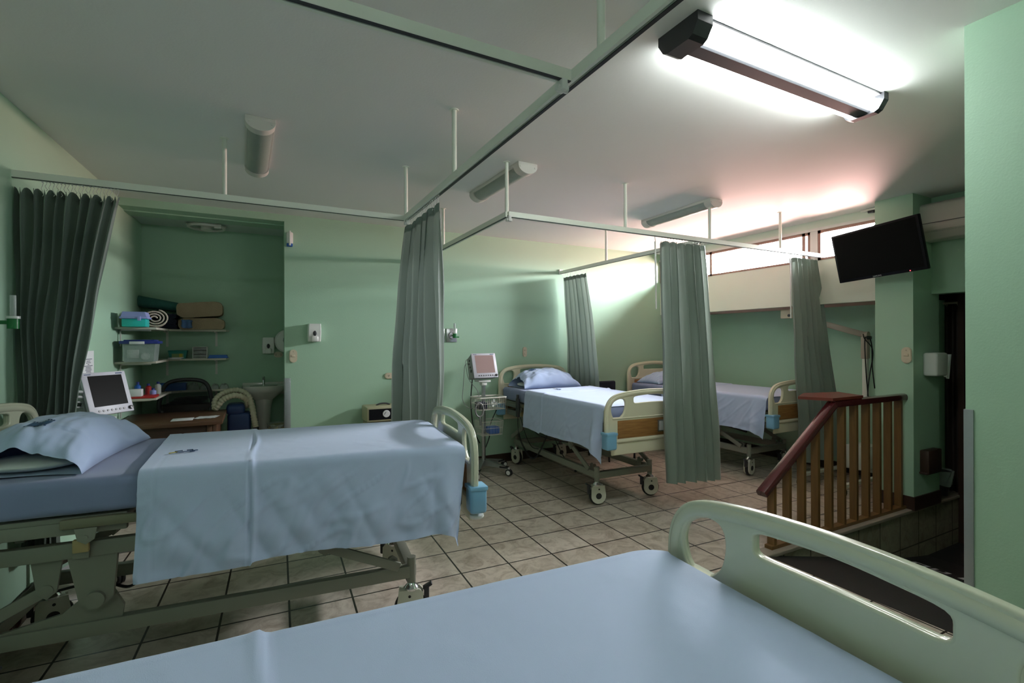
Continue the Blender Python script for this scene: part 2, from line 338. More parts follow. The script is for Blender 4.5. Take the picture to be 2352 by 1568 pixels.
# flush crack line along the ceiling
# ------------------------------------------------------------------ curtain tracks
ZR = 2.25
def track(pts, poles, label, open_end=None, dz=0, extra=None):
    r = empty('curtain_track', (pts[0][0], pts[0][1], 0), 0, label, 'curtain track', 'ceiling curtain tracks')
    o = Vector((pts[0][0], pts[0][1], 0)); b = B()
    for (a, c) in zip(pts[:-1], pts[1:]):
        a = Vector((*a, 0))-o; c = Vector((*c, 0))-o; d = (c-a); L = d.length; d.normalize(); n = Vector((-d.y, d.x, 0))
        def sec(u0, u1, z0, z1, mi):
            b.mi = mi; R = Matrix((d, n, Vector((0, 0, 1)))).transposed(); mid = (a+c)/2
            b.box((mid.x-L/2, mid.y+u0, z0), (mid.x+L/2, mid.y+u1, z1), rot=None) if False else None
            n0 = len(b.bm.faces); t = bmesh.new(); bmesh.ops.create_cube(t, size=1, matrix=Matrix.Diagonal((L, u1-u0, z1-z0, 1)))
            b.merge(t, Matrix.Translation(mid+n*(u0+u1)/2+Vector((0, 0, (z0+z1)/2))) @ R.to_4x4()); b._tag(n0)
        sec(-.017, .017, ZR+.006, ZR+.030, 0); sec(-.017, -.004, ZR-.006, ZR+.006, 0); sec(.004, .017, ZR-.006, ZR+.006, 0); sec(-.0165, -.0035, ZR-.008, ZR-.0055, 1); sec(-.006, .006, ZR+.002, ZR+.006, 1)
    b.done('track_profile', [M_track, M_trackdark], r, smooth=False)
    for (px, py) in poles:
        p = B(); p.cyl((px-o.x, py-o.y, ZR+.028), (px-o.x, py-o.y, ZC), .0125, n=14); p.lathe([(.0, ZC-.003), (.024, ZC-.003), (.024, ZC)], (px-o.x, py-o.y, 0), 16); p.done('hanger_rod', M_track, r)
    for e in (extra or []):
        p = B(); p.box((e[0]-o.x-.012, e[1]-o.y-.02, ZR-.04), (e[0]-o.x+.012, e[1]-o.y+.02, ZR-.002), .006); p.cyl((e[0]-o.x-.02, e[1]-o.y, ZR-.03), (e[0]-o.x+.02, e[1]-o.y, ZR-.03), .012, n=12); p.done('end_roller', M_whiteplas, r)
    return r
track([(.918, -.6), (.926, 3.37)], [(.922, 1.18), (.925, 2.42), (.926, 3.36)], 'long curtain track running from above the camera to the tall hanging curtain, on four rods', extra=[(.926, 3.33)])
track([(-.70, 1.325), (.905, 1.33)], [(-.6, 1.325)], 'white curtain track crossing the ceiling at top of the photo, joining the long track', extra=[(.88, 1.33)])
track([(-1.10, 3.385), (.91, 3.37)], [(-.165, 3.38)], 'curtain track over the left bed, carrying the dark bunched curtain by the left wall')
track([(1.525, YB), (1.51, 2.945), (5.03, 2.945)], [(1.52, 4.26), (1.51, 2.96), (2.53, 2.945), (3.46, 2.945), (4.42, 2.945)], 'L-shaped curtain track from the back wall to the window mullion', extra=[(1.51, 2.93)])
track([(3.37, YB), (3.385, 2.965)], [(3.38, 4.25)], 'short curtain track from back wall between the two far beds')
x = B(); x.box((3.345, YB-.02, ZR-.01), (3.395, YB, ZR+.05)); tag(x.done('wall_bracket', M_whiteplas), 'small white bracket on the back wall above the curtain between the far beds', 'bracket')

# ------------------------------------------------------------------ curtains
hook_me = None
def hookmesh():
    global hook_me
    if hook_me is None:
        b = B(); b.tube([(0, 0, 0), (.004, 0, -.008), (0, 0, -.016), (-.004, 0, -.024), (0, 0, -.034), (.006, 0, -.042), (0, 0, -.048)], .0014, 5); b.box((-.004, -.004, -.004), (.004, .004, .004))
        o = b.done('glider_hook', M_whiteplas); hook_me = o.data; bpy.data.objects.remove(o)
    return hook_me
def curtain(top, bot, zt, zb, n, amp, label, seed=0, hooks=16, bottom_amp=None, sag=.02, wob=.02, bend=0., topamp=.35, wand=None, zs=None, hookspan=None, flatedge=0.):
    t0, t1 = Vector((*top[0], 0)), Vector((*top[1], 0)); b0, b1 = Vector((*bot[0], 0)), Vector((*bot[1], 0))
    org = (t0+t1)/2; r = empty('privacy_curtain', (org.x, org.y, 0), 0, label, 'curtain', 'grey green hospital privacy curtains')
    ba = bottom_amp or amp; rnd = random.Random(seed)
    ph = [rnd.uniform(-.7, .7) for _ in range(n+3)]; am = [rnd.uniform(.55, 1.15) for _ in range(n+3)]
    NU, NV = n*14+1, 46
    def f(s, t):
        ss = s*n; i = int(ss); fr = ss-i; sm = fr*fr*(3-2*fr)
        a = am[i]*(1-sm)+am[i+1]*sm; p = ph[i]*(1-sm)+ph[i+1]*sm
        # folds drift and merge towards the hem
        w = 2*PI*ss+p*1.2*min(1, t*2)+1.3*fbm(s*3.1+seed, t*1.5, 4.)*t
        e = t**.8
        A = (amp*topamp*(1-min(1, t*5))+amp*min(1, t*5))*(1-e)+ba*e
        env = 1-(abs(2*s-1)**8)*.6
        c0 = t0.lerp(t1, s+.55*math.sin(2*w)/(2*PI*n)); c1 = b0.lerp(b1, s+.55*math.sin(2*w)/(2*PI*n))
        k = t+bend*t*(1-t)
        P = c0.lerp(c1, k)
        d = (t1-t0).lerp(b1-b0, t).normalized(); nn = Vector((-d.y, d.x, 0))
        sw = math.sin(w); off = 1.15*A*a*env*(math.copysign(abs(sw)**.8, sw)+.18*math.sin(2*w+.8+seed))+wob*fbm(s*4+seed, t*3.3)*t
        P = P+nn*off+d*(.6*wob*fbm(s*5-seed, t*4+9))
        z = zt+(zb-zt)*t
        if t < .2: z -= sag*(.5-.5*math.cos(2*w))*(1-t/.2)
        if zs: z += zs(s)*t
        z += .006*fbm(s*9, 3+seed)*t
        return P-org+Vector((0, 0, z))
    b = B(); b.grid(f, NU, NV); b.done('curtain_fabric', M_curt, r, ang=180, norm=False)
    # header tape and hem as thin overlaid seams
    b = B(); b.grid(lambda s, t: f(s, t*.022)+Vector((0, 0, 0))+(f(s, t*.022)-f(s, .06)).cross(Vector((t1-t0))).normalized()*.0015, NU, 3); b.done('header_tape', M_curt, r, ang=180, norm=False)
    hs = hookspan or (0.02, .98); me = hookmesh()
    for k in range(hooks):
        s = hs[0]+(hs[1]-hs[0])*k/(hooks-1); P = f(s, 0.0); q = t0.lerp(t1, s)-org
        h = bpy.data.objects.new('glider_hook', me); COL.objects.link(h); h.parent = r; h.location = (q.x, q.y, ZR-.008); h.rotation_euler = (0, 0, math.atan2((t1-t0).y, (t1-t0).x))
        h.scale = (1, 1, max(.5, (ZR-.008-P.z)/.047))
    if wand:
        b = B(); w = Vector(wand[0])-org; b.cyl((w.x, w.y, ZR-.01), (w.x+.01, w.y, ZR-.05), .003, n=8); b.cyl((w.x+.005, w.y, ZR-.05), (w.x+.015, w.y, wand[1]), .0065, n=10); b.done('pull_wand', M_whiteplas, r)
    return r
curtain([(-1.09, 3.385), (-.66, 3.375)], [(-1.08, 3.42), (-.93, 3.42)], 2.20, .30, 9, .045, 'dark bunched privacy curtain by the left wall, tapering down behind the pillow', 3, 22, .05, .035, .05, bend=.35, topamp=.9, hookspan=(.25, .98))
curtain([(.93, 3.35), (.926, 2.66)], [(.93, 3.72), (1.15, 3.23)], 2.195, .22, 6, .055, 'tall privacy curtain hanging in mid room behind the left bed footboard', 5, 24, .06, .03, .05, bend=.9, topamp=.6)
curtain([(3.375, 5.08), (3.378, 4.62)], [(3.475, 5.10), (3.53, 4.55)], 2.195, .25, 6, .030, 'privacy curtain hanging against the back wall between the two far beds', 8, 16, .034, .012, .02, bend=.9, topamp=.8)
curtain([(2.90, 2.945), (3.40, 2.945)], [(2.86, 2.85), (3.50, 2.86)], 2.215, .26, 6, .050, 'pleated privacy curtain hanging in front of the footboards of the far beds', 11, 16, 0.046, .02, .02, topamp=.8, wand=((2.82, 2.935, 0), 1.66), zs=lambda s: -.05*s+.02)
curtain([(4.60, 2.945), (5.00, 2.945)], [(4.66, 2.90), (5.40, 2.90)], 2.215, .22, 6, .030, 'sunlit grey privacy curtain next to the window mullion by the handrail', 15, 14, .036, .012, .02, topamp=.8, wand=((4.55, 2.935, 0), 1.62))

# ------------------------------------------------------------------ beds
L = 2.04; HW = .46
def board_profile(dz, zb=.56):
    right = [(.455, zb), (.46, .70), (.461, .80), (.456, .865), (.437, .915), (.40, .955), (.34, .980), (.23, .997), (.11, 1.006), (0, 1.009)]
    pts = right+[(-a, b) for a, b in right[-2::-1]]
    top = smoothloop([(a, b+(dz if b > zb+.01 else 0)) for a, b in pts], 4, False)
    return top
def hole1(dz, sg):
    h = [(.415, .855), (.408, .895), (.388, .925), (.34, .950), (.285, .948), (.262, .915), (.264, .865), (.284, .820), (.330, .788), (.392, .798)]
    return [(a*sg, b+dz) for a, b in smoothloop(h, 4)]
def slot(dz):
    h = [(-.192, .932), (-.178, .962), (-.09, .972), (0, .976), (.09, .972), (.178, .962), (.192, .932), (.178, .903), (.09, .902), (0, .903), (-.09, .902), (-.178, .903)]
    return [(a, b+dz) for a, b in smoothloop(h, 4)]
def board(parent, name, u, dz, out, mp, label=None):
    zb = .56
    outer = board_profile(dz, zb)
    arch = [(-.36, zb), (-.345, .60), (-.30, .615), (0, .62), (.30, .615), (.345, .60), (.36, zb)]
    me = plate('p', outer+arch, [hole1(dz, 1), hole1(dz, -1), slot(dz)], .026, .006, mp, None)
    b = B(); b.bm.from_mesh(me); bpy.data.meshes.remove(me); b.bm.transform(Matrix(((0, 0, 1, u), (1, 0, 0, 0), (0, 1, 0, 0), (0, 0, 0, 1))))
    path = [(u, a*(1-.023/.46), z-.023*(1 if z > zb+.3 else 0)) for a, z in outer[:]]
    path = [(u, (abs(a)-.021)*(1 if a > 0 else -1) if abs(a) > .05 else a, z) for (_, a, _), (a0, z) in zip(path, outer)]
    tub = []
    for i, (a, z) in enumerate(outer):
        p, q = outer[max(0, i-1)], outer[min(len(outer)-1, i+1)]; dx, dy = q[0]-p[0], q[1]-p[1]; l = math.hypot(dx, dy) or 1; nx, ny = -dy/l, dx/l
        tub.append((u, a+nx*.019, z+ny*.019))
    b.tube(tub, .020, 14)
    # raised rim around the corner openings and a lower skirt
    for sg in (1, -1):
        b.tube([(u, a, z) for a, z in hole1(dz, sg)], .009, 8, closed=True)
    b.tube([(u, a, z) for a, z in slot(dz)], .007, 8, closed=True)
    b.box((u-.012, -.40, .50), (u+.004, .40, .63), .01)
    b.box((u-.02, -.40, .60), (u+.02, .40, .625), .008)
    b.box((u-.019, -.40, .785+dz), (u+.019, .40, .80+dz), .007)
    o = b.done(name, mp, parent, ang=50)
    if label: o['label'] = label
    for sd in (-1, 1):
        w = B(); w.box((u+sd*.0125-.003, -.35, .632), (u+sd*.0125+.003, .35, .775+dz), .003)
        w2 = w.done('wood_panel', M_woodpanel, o); w2['label'] = 'oak coloured laminate inset'
    for sd in (-1, 1):
        w = B(); w.box((u-.03 if out > 0 else u-.055, sd*.43-.048, .555), (u+.055 if out > 0 else u+.03, sd*.43+.048, .685), .016, seg=3); w.box((u-.034 if out > 0 else u-.059, sd*.43-.052, .668), (u+.059 if out > 0 else u+.034, sd*.43+.052, .69), .006)
        bb = w.done('corner_bumper', M_bump, o); bb['label'] = 'blue plastic corner bumper'
    return o
def castor(parent, u, v, rz):
    r = B(); r.cyl((0, 0, .19), (0, 0, .27), .017, n=16); r.lathe([(0, .165), (.036, .165), (.036, .175), (.028, .185), (.018, .195), (.017, .20)], (0, 0, 0), 20)
    c = r.done('castor', [M_chrome], parent); c.location = (u, v, 0); c.rotation_euler = (0, 0, rz)
    # cover shells either side of the wheel
    cv = B()
    prof = [(-.072, .075)]+[(.018+(-.085)*0+.0-.072*math.cos(t), .078-.072*math.sin(t)) for t in [k*PI/10 for k in range(1, 10)]]+[(.075, .08), (.062, .165), (-.045, .168), (-.062, .15)]
    prof = [(-.060, .078)]+[(.005-.066*math.cos(t), .080-.066*math.sin(t)) for t in [k*PI/12 for k in range(1, 12)]]+[(.071, .085), (.060, .168), (-.040, .170), (-.058, .15)]
    for sd in (-1, 1): cv.poly(prof, (sd*.016, sd*.030), 'y')
    cv.box((-.035, -.018, .15), (.05, .018, .172), .004)
    cv.done('castor_cover', mat('ivory_castor_plastic', (.60, .60, .50), .35, .03), c)
    w = B(); w.lathe([(.02, -.014), (.07, -.014), (.077, -.009), (.079, 0), (.077, .009), (.07, .014), (.02, .014)], (.005, 0, .079), 32, 'y')
    for sd in (-1, 1): w.lathe([(.0, sd*.0315), (.026, sd*.0315), (.026, sd*.029)], (.005, 0, .080), 20, 'y'); w.lathe([(.0, sd*.0315), (.007, sd*.0315), (.007, sd*.029)], (.008, 0, .138), 10, 'y')
    w.done('wheel', M_black, c)
    p = B(); p.box((-.088, -.014, .10), (-.062, .014, .17), .006); p.box((-.105, -.016, .165), (-.055, .016, .180), .005, rot=Matrix.Rotation(.5, 3, 'Y')); p.done('brake_pedal', M_dark, c)
    return c
PLATFORM_Z = .74
def make_bed(loc, th, label, mp, side_detail=True, dzm=0., crot=(0, 0, 0, 0), cu=1.69):
    r = empty('hospital_bed', loc, th, label, 'bed', 'adjustable hospital beds')
    board(r, 'headboard', 0.0, .12, -1, mp); board(r, 'footboard', L, 0., 1, mp)
    for i, (u, v) in enumerate(((.12, .29), (.12, -.29), (cu, .29), (cu, -.29))): castor(r, u, v, crot[i])
    b = B()
    for v in (-.29, .29): b.box((.08, v-.02, .225), (cu-.01, v+.02, .285), .004); 
    for u in (.12, cu): b.box((u-.025, -.29, .225), (u+.025, .29, .28), .004)
    for u in (.12, cu):
        for v in (-.29, .29): b.cyl((u, v, .20), (u, v, .325), .022, n=16)
    b.done('base_frame', M_frameP, r)
    zt = .60+dzm
    b = B()
    for v in (-.36, .36): b.box((.05, v-.018, zt-.03), (L-.05, v+.018, zt+.03), .004)
    for u in (.06, .7, 1.3, L-.06): b.box((u-.02, -.36, zt-.025), (u+.02, .36, zt+.02), .004)
    for v in (-.34, .34):
        for u in (.35, 1.35): b.poly([(u-.05, zt-.02), (u+.05, zt-.02), (u+.03, zt-.16), (u, zt-.185), (u-.03, zt-.16)], (v-.006, v+.006), 'y')
    b.done('upper_frame', M_frameP, r)
    b = B()
    for a, c in ((.04, .62), (.66, 1.0), (1.04, 1.95)):
        b.box((a, -.40, zt+.11), (c, .40, zt+.138), .006); b.box((a, -.405, zt+.07), (c, -.38, zt+.12), .006); b.box((a, .38, zt+.07), (c, .405, zt+.12), .006)
    for u in (.25, .8, 1.2, 1.7): b.box((u-.015, -.3, zt+.03), (u+.015, .3, zt+.1), .004)
    b.done('mattress_platform', M_frameP, r)
    # lifting linkage: crank arms from the brackets down to the base
    for v in (-.33, .33):
        for (pu, qu, qz) in ((.35, .10, .32), (1.35, cu-.09, .31)):
            b = B(); p = Vector((pu, v, zt-.15)); q = Vector((qu, v*.8, qz)); d = (q-p); Ln = d.length; ang = math.atan2(-d.z, d.x)
            b.box((-.02, -.008, -.022), (Ln+.02, .008, .022), .003); o = b.done('lift_arm', M_frameP, r); o.location = p; o.rotation_euler = (0, ang, math.atan2(d.y, d.x)*.0)
            if d.x < 0: o.rotation_euler = (0, -math.atan2(d.z, d.x), 0)
            b = B(); b.cyl((pu, v-.02, zt-.15), (pu, v+.02, zt-.15), .022, n=18); b.done('pivot', M_frameP, r); b = B(); b.cyl((qu, v*.8-.02, qz), (qu, v*.8+.02, qz), .016, n=16); b.poly([(qu-.03, .26), (qu+.03, .26), (qu+.022, qz+.015), (qu, qz+.03), (qu-.022, qz+.015)], (v*.8-.02, v*.8-.012), 'y'); b.done('pivot', M_frameP, r)
    b = B(); b.box((.55, -.06, zt-.16), (1.1, .04, zt-.05), .01); b.cyl((.95, -.01, zt-.11), (1.45, -.01, zt-.17), .018, n=14); b.done('lift_motor', M_dark, r)
    if side_detail:
        for sg in (-1, 1):
            b = B(); b.box((.42, sg*.425-.012, zt+.10), (1.72, sg*.425+.012, zt+.138), .008)
            
            o = b.done('side_rail', mat('olive_rail_metal', (.18, .17, .11), .35, .05), r); o['label'] = 'lowered olive metal side rail'
            for u in (.50, 1.6):
                b = B()
                b.poly([(u-.035, zt+.10), (u+.035, zt+.10), (u+.026, zt+.055), (u, zt+.038), (u-.026, zt+.055)], (sg*.425-.009, sg*.425-.004), 'y')
                b.cyl((u, sg*.425-.014, zt+.065), (u, sg*.41, zt+.065), .008, n=10); b.done('rail_bracket', M_frameP, o)
                b = B(); b.poly([(u-.055, zt-.028), (u-.005, zt-.028), (u-.005, zt+.02), (u-.018, zt+.04), (u-.042, zt+.04), (u-.055, zt+.02)], (sg*.385-.006, sg*.385+.004), 'y'); b.cyl((u-.03, sg*.385-.012, zt+.01), (u-.03, sg*.385+.01, zt+.01), .008, n=10); b.done('rail_anchor', M_frameP, o)
            for u in (.50, 1.15, 1.6):
                b = B(); b.box((u-.05, sg*.40-.01, zt+.0), (u+.0, sg*.40+.01, zt+.05), .004); b.done('rail_hinge', M_brass, o)
    return r
def corner_round(v, hw, r): return v
def mattress(bed, label, top, u0=.035, u1=L-.045, hw=.435, th=.135):
    b = B(); r = .035
    prof = []
    for (cx, cz, a0) in ((hw-r, top-r, 0), (-(hw-r), top-r, 1), (-(hw-r), top-th+r, 2), (hw-r, top-th+r, 3)):
        for k in range(6): a = (a0+k/5)*PI/2; prof.append((cx+r*math.cos(a), cz+r*math.sin(a)))
    # densify sides
    P = []
    for i in range(len(prof)):
        p, q = prof[i], prof[(i+1) % len(prof)]; m = max(1, int(math.hypot(q[0]-p[0], q[1]-p[1])/.04))
        for k in range(m): P.append((p[0]+(q[0]-p[0])*k/m, p[1]+(q[1]-p[1])*k/m))
    n = len(P); NU = 90
    def f(a, t):
        i = int(round(a*n)) % n; v, z = P[i]; uu = u0+(u1-u0)*t
        e = min(t, 1-t)*(u1-u0); sc = 1; rr = .05
        if e < rr: sc = 1-(1-math.sqrt(max(0, 1-((rr-e)/rr)**2)))*.09
        v2 = v*(1-(1-sc)*1.0); z2 = top-th/2+(z-(top-th/2))*(1-(1-sc)*2.4)
        w = .004*fbm(uu*6, v*5+z*9, bed['seed'] if 'seed' in bed else 0)
        if abs(v) > hw-.05: v2 += .006*fbm(uu*14, z*30)*(1 if v > 0 else -1)
        return Vector((uu, v2, z2+w))
    b.grid(f, n, NU, closeu=True)
    b.bm.verts.ensure_lookup_table()
    V = b.bm.verts
    b.bm.faces.new([V[i*NU] for i in range(n)]); b.bm.faces.new([V[i*NU+NU-1] for i in range(n)][::-1])
    o = b.done('mattress', M_sheetd, None, ang=60); o.location = bed.location; o.rotation_euler = bed.rotation_euler
    return tag(o, label, 'mattress', 'hospital mattresses in blue fitted sheets')
def sheet(bed, label, top, hem=.50, u0=.57, u1=.96, ue=L-.045, seed=0, corner=.05, wr=1., logo=True, skew=.04, hw=.437):
    hz = top+.004; r = .035
    def sect(q, dn):     # q: arc length from the near hem, returns (v, z, nv, nz, hang)
        df = .20
        A = dn-r; Bq = A+r*PI/2; Cq = Bq+2*(hw-r); Dq = Cq+r*PI/2
        if q < A: return (-hw, hz-r-(A-q), -1, 0, (A-q))
        if q < Bq: a = (q-A)/r; return (-(hw-r)-r*math.cos(a), hz-r+r*math.sin(a), -math.cos(a), math.sin(a), 0)
        if q < Cq: return (-(hw-r)+(q-Bq), hz, 0, 1, 0)
        if q < Dq: a = (q-Cq)/r; return ((hw-r)+r*math.sin(a), hz-r+r*math.cos(a), math.sin(a), math.cos(a), 0)
        return (hw, hz-r-(q-Dq), 1, 0, q-Dq)
    NU, NV = 170, 120
    def f(a, t):
        u = u0+(ue-u0)*a
        dn = hz-hem-.0+.02*fbm(u*2.2+seed, 7)+(.012 if u < u1 else 0)
        if u > ue-.16: dn += corner*((u-(ue-.16))/.16)**2
        tot = dn-r+r*PI+2*(hw-r)+.22
        q = tot*t; v, z, nv, nz, hg = sect(q, dn)
        w = .0035*fbm(u*7+seed, q*6)+.002*fbm(u*23, q*17+seed)
        # hanging folds
        k = min(1, hg/.25)
        w2 = k*(.024*(.5+fbm(u*4.2+hg*1.6+seed*3, hg*.7, 5))+.014*abs(fbm(u*8-hg*5+seed, hg*1.3, 2))+.007*abs(fbm(u*15+hg*10, hg*3.5-u*4, 3)))*wr
        crease = .0055*max(0, 1-abs(fbm(u*6+hg*8+seed, hg*3-u*2, 8))*8)*min(1, hg/.06)*wr
        band = .006 if u < u1-.012 else 0
        ridge = .009*math.exp(-((u-u1-.008*math.sin(q*9))/.009)**2)
        hemw = .0025 if hg > dn-r-.022 and nv < 0 else 0
        hx = .002*(math.exp(-((u-u0-.055)/.004)**2))
        off = .004+band+ridge+hemw-hx
        if nv < 0: off += w2+crease+.01*k
        elif nv > 0: off += w2*.5+.004
        u = u+skew*(-v/hw)*(1-a)
        P = Vector((u, v+nv*off, z+nz*(off+max(0, w*.6)+.001)+(0 if nz else 0)))
        if nv < 0 or nz < 1:
            P.y += 0
        if u > ue-.10:
            tt = (u-(ue-.10))/.10; P.z -= .012*tt**2*(1 if hg == 0 else .3); P.y *= 1-.03*tt**2 if nv >= 0 else 1
        if nv < 0 and u > ue-.16: P.x += .02*k*math.sin((u-ue+.16)/.16*PI)-.045*min(1, max(0, hg/.4))*((u-ue+.16)/.16); P.y -= .03*k*math.sin((u-ue+.16)/.16*PI*1.5)
        return P
    b = B(); b.grid(f, NU, NV)
    o = b.done('draw_sheet', M_sheet, None, ang=180, norm=False); o.location = bed.location; o.rotation_euler = bed.rotation_euler
    tag(o, label, 'bed sheet', 'pale blue draw sheets draped over the beds')
    if logo:
        g = B(); c = (.76, -.13); zz = top+.0205
        for (du, dv, w_, h_) in ((-.03, .02, .03, .010), (.012, .03, .024, .012), (.035, .012, .022, .012), (.005, .0, .05, .006), (-.02, -.012, .03, .007), (.028, -.006, .02, .008)):
            g.box((c[0]+du-w_/2, c[1]+dv-h_/2, zz-.001), (c[0]+du+w_/2, c[1]+dv+h_/2, zz+.0012), rot=Matrix.Rotation(.3, 3, 'Z'))
        g.mi = 1; g.box((c[0]-.062, c[1]-.012, zz-.001), (c[0]-.03, c[1]-.004, zz+.0012), rot=Matrix.Rotation(.6, 3, 'Z'))
        g.done('embroidered_logo', [M_ink, M_yel], o, smooth=False)['label'] = 'small navy and yellow stitched emblem'
    return o
def pillow(bed, label, top, cu, cv, A=.20, Bv=.335, H=.085, seed=0, rz=0., mouth=True, logo=True, wr=1.):
    """A half size along u, Bv half size along v"""
    def shape(a, b, sgn):
        ea = 1-abs(a)**2.6; eb = 1-abs(b)**2.6
        if mouth and b < 0: eb = 1-.74*abs(b)**3
        h = H*(max(0, ea)**.55)*(max(0, eb)**.55)
        x = A*a*(1-.10*(1-abs(b)**2)*abs(a)**3+.03*b*b); y = Bv*b*(1-.09*(1-abs(a)**2)*abs(b)**3+.02*a*a)
        wv = wr*(.010*fbm(a*3+seed, b*3)+.007*fbm(a*8, b*6+seed))*min(1, h/.03)
        rad = wr*.006*math.sin(16*a+3*fbm(b*2, seed)*3)*(abs(b)**3 if b > 0 else .2*abs(b))*min(1, h/.02)
        rad2 = wr*.010*math.sin(9*b+4*fbm(a*2, seed+5)*2)*(abs(a)**2.2)*min(1, h/.02)
        if sgn > 0: z = h+wv+rad+rad2
        else: z = -h*.12
        if mouth and b < -.55 and sgn > 0: z += .022*math.exp(-((a+.02)/.16)**2)*(-b-.55)/.45-.012*math.exp(-((a-.5)/.2)**2)
        return x, y, z
    g = B(); base = top+.014
    def f(s):
        def q(i, j):
            a, b = 2*i-1, 2*j-1; x, y, z = shape(a, b, s); lift = .004+.012*(abs(a)**6+abs(b)**6)*0
            return Vector((x, y, max(z, 0 if s < 0 else z)+.006+(.010*H*0)))
        return q
    g.grid(f(1), 61, 71); g.grid(lambda i, j: (lambda p: Vector((p[0], p[1], .004+.0)))(shape(2*i-1, 2*j-1, -1)), 61, 71, flip=True)
    g.mi = 0
    bmesh.ops.remove_doubles(g.bm, verts=g.bm.verts[:], dist=.0025)
    o = g.done('pillow', M_pillow, None, ang=180, norm=False)
    R = bed.rotation_euler.z; c, s_ = math.cos(R), math.sin(R)
    o.location = (bed.location.x+c*cu-s_*cv, bed.location.y+s_*cu+c*cv, base-.012); o.rotation_euler = (0, 0, R+rz)
    tag(o, label, 'pillow', 'pale blue pillows')
    if mouth:
        k = B(); k.grid(lambda i, j: Vector((A*.8*math.cos(i*2*PI)*math.sin(PI*j), -Bv*.60+Bv*.32*math.cos(PI*j), .034+.028*math.sin(i*2*PI)*math.sin(PI*j))), 24, 12, closeu=True)
        k.done('pillow_filling', M_pad, o)['label'] = 'white pillow showing at the open end of the case'
    if logo:
        k = B()
        def surf(a, b): x_, y_, z_ = shape(a, b, 1); return Vector((x_, y_, z_+.0085))
        def patch(a0, a1, b0, b1, sk=.0):
            k.grid(lambda i, j: surf(a0+(a1-a0)*i+sk*j, b0+(b1-b0)*j), 8, 6)
        la, lb = (.0, -.55)
        k.mi = 1; patch(la-.14, la+.16, lb-.01, lb+.13)
        k.mi = 0
        for q in range(7): patch(la-.16+q*.05, la-.16+q*.05+.032, lb-.055, lb-.025)
        for q in range(8): patch(la-.16+q*.043, la-.16+q*.043+.030, lb+.145, lb+.175)
        k.done('embroidered_logo', [M_ink, mat('slate_blue_print', (.045, .10, .20), .7, .3, 60)], o, ang=180, norm=False)['label'] = 'navy stitched hospital emblem'
    return o
def bedpose(foot, th): return (foot[0]-L*math.cos(th), foot[1]-L*math.sin(th), 0)
TH1 = -.094; TH2 = -PI/2-.035; TH3 = -PI/2+.0; TH4 = -.05
bed1 = make_bed(bedpose((1.0, 2.68), TH1), TH1, 'left hospital bed beside the dark bunched curtain, its frame and lowered rail showing', M_plastic_greenlit, crot=(0.4, 2.6, -.7, -.2+PI), cu=1.755)
bed2 = make_bed(bedpose((2.875, 3.04), TH2), TH2, 'hospital bed with its head on the back wall, next to the rolling patient monitor', M_plastic, crot=(1.5, .3, 1.2, 1.35))
bed3 = make_bed(bedpose((4.85, 3.04), TH3), TH3, 'farthest hospital bed under the window, half hidden by the pleated curtain', M_plastic, crot=(.3, 1.2, 1.5, -1.35+PI), dzm=-.03)
bed4 = make_bed(bedpose((1.02, .56), TH4), TH4, 'foreground hospital bed, cream footboard with green room light in its colour, large at lower right', M_plastic_greenlit, dzm=-.065)
T1 = .885
mattress(bed1, 'mattress of the left bed in a mid blue fitted sheet, its long side showing', T1)
mattress(bed2, 'mattress of the bed beside the rolling patient monitor, blue fitted sheet', T1)
mattress(bed3, 'mattress of the farthest bed under the window, blue fitted sheet', T1-.03)
mattress(bed4, 'mattress of the foreground bed under the big plain blue sheet', .825, hw=.472)
sheet(bed1, 'pale blue sheet over the left bed, folded band and wrinkled side hanging to its frame', T1, .495, seed=1, wr=1.5, corner=.10, u0=.62, u1=1.03, skew=.045)
sheet(bed2, 'pale blue sheet over the bed by the monitor stand, pointed corner hanging at the foot', T1, .52, seed=4, corner=.10, wr=.6, u0=.60, u1=.96)
sheet(bed3, 'pale blue sheet over the farthest bed below the window', T1-.03, .50, seed=9, corner=.06, logo=False)
sheet(bed4, 'large smooth pale blue sheet filling the bottom of the photo on the nearest bed', .825, .50, seed=14, wr=.5, u0=.30, u1=1.03, hw=.474)
pillow(bed1, 'big pale blue pillow with open case end, on the left bed', T1, .26, .03, A=.215, Bv=.38, H=.185, seed=2, rz=-.04)
pillow(bed2, 'creased pale blue pillow on the bed beside the patient monitor', T1, .27, .0, A=.20, Bv=.36, H=.20, seed=6, mouth=True, wr=1.5)
pillow(bed3, 'pale blue pillow on the farthest bed, partly behind the pleated curtain', T1-.03, .27, .0, A=.20, Bv=.36, H=.14, seed=9, mouth=False, logo=False)

# details: white buffer disc on left bed's footboard, patient card holder on the far beds, handset with coiled cord
for bd, v in ((bed1, -.43), (bed1, .43), (bed2, -.43), (bed3, -.43)):
    if bd is bed1:
        b = B(); b.lathe([(0, -.02), (.032, -.02), (.036, -.012), (.034, -.004), (.012, 0), (.012, .03), (0, .03)], (L+.015, v, .545), 20); b.done('wall_buffer_disc', M_whiteplas, bd)
for bd in (bed2, bed3):
    b = B(); b.box((L+.016, .055, .66), (L+.024, .14, .755), .002); b.mi = 1; b.box((L+.0235, .065, .67), (L+.0255, .13, .745)); b.done('card_holder', [M_steel, M_paper], bd)
b = B(); b.box((.47, -.475, .60), (.53, -.45, .80), .008); b.box((.48, -.47, .80), (.52, -.455, .84), .004); hs = b.done('hand_control', M_dark, bed2)
b = B(); pts = []
base = [(.5, -.462, .60), (.50, -.46, .50), (.53, -.45, .38), (.58, -.42, .27), (.66, -.40, .20), (.74, -.37, .22), (.80, -.33, .34), (.82, -.28, .47), (.83, -.25, .55)]
cl = smoothloop(base, 12, False)
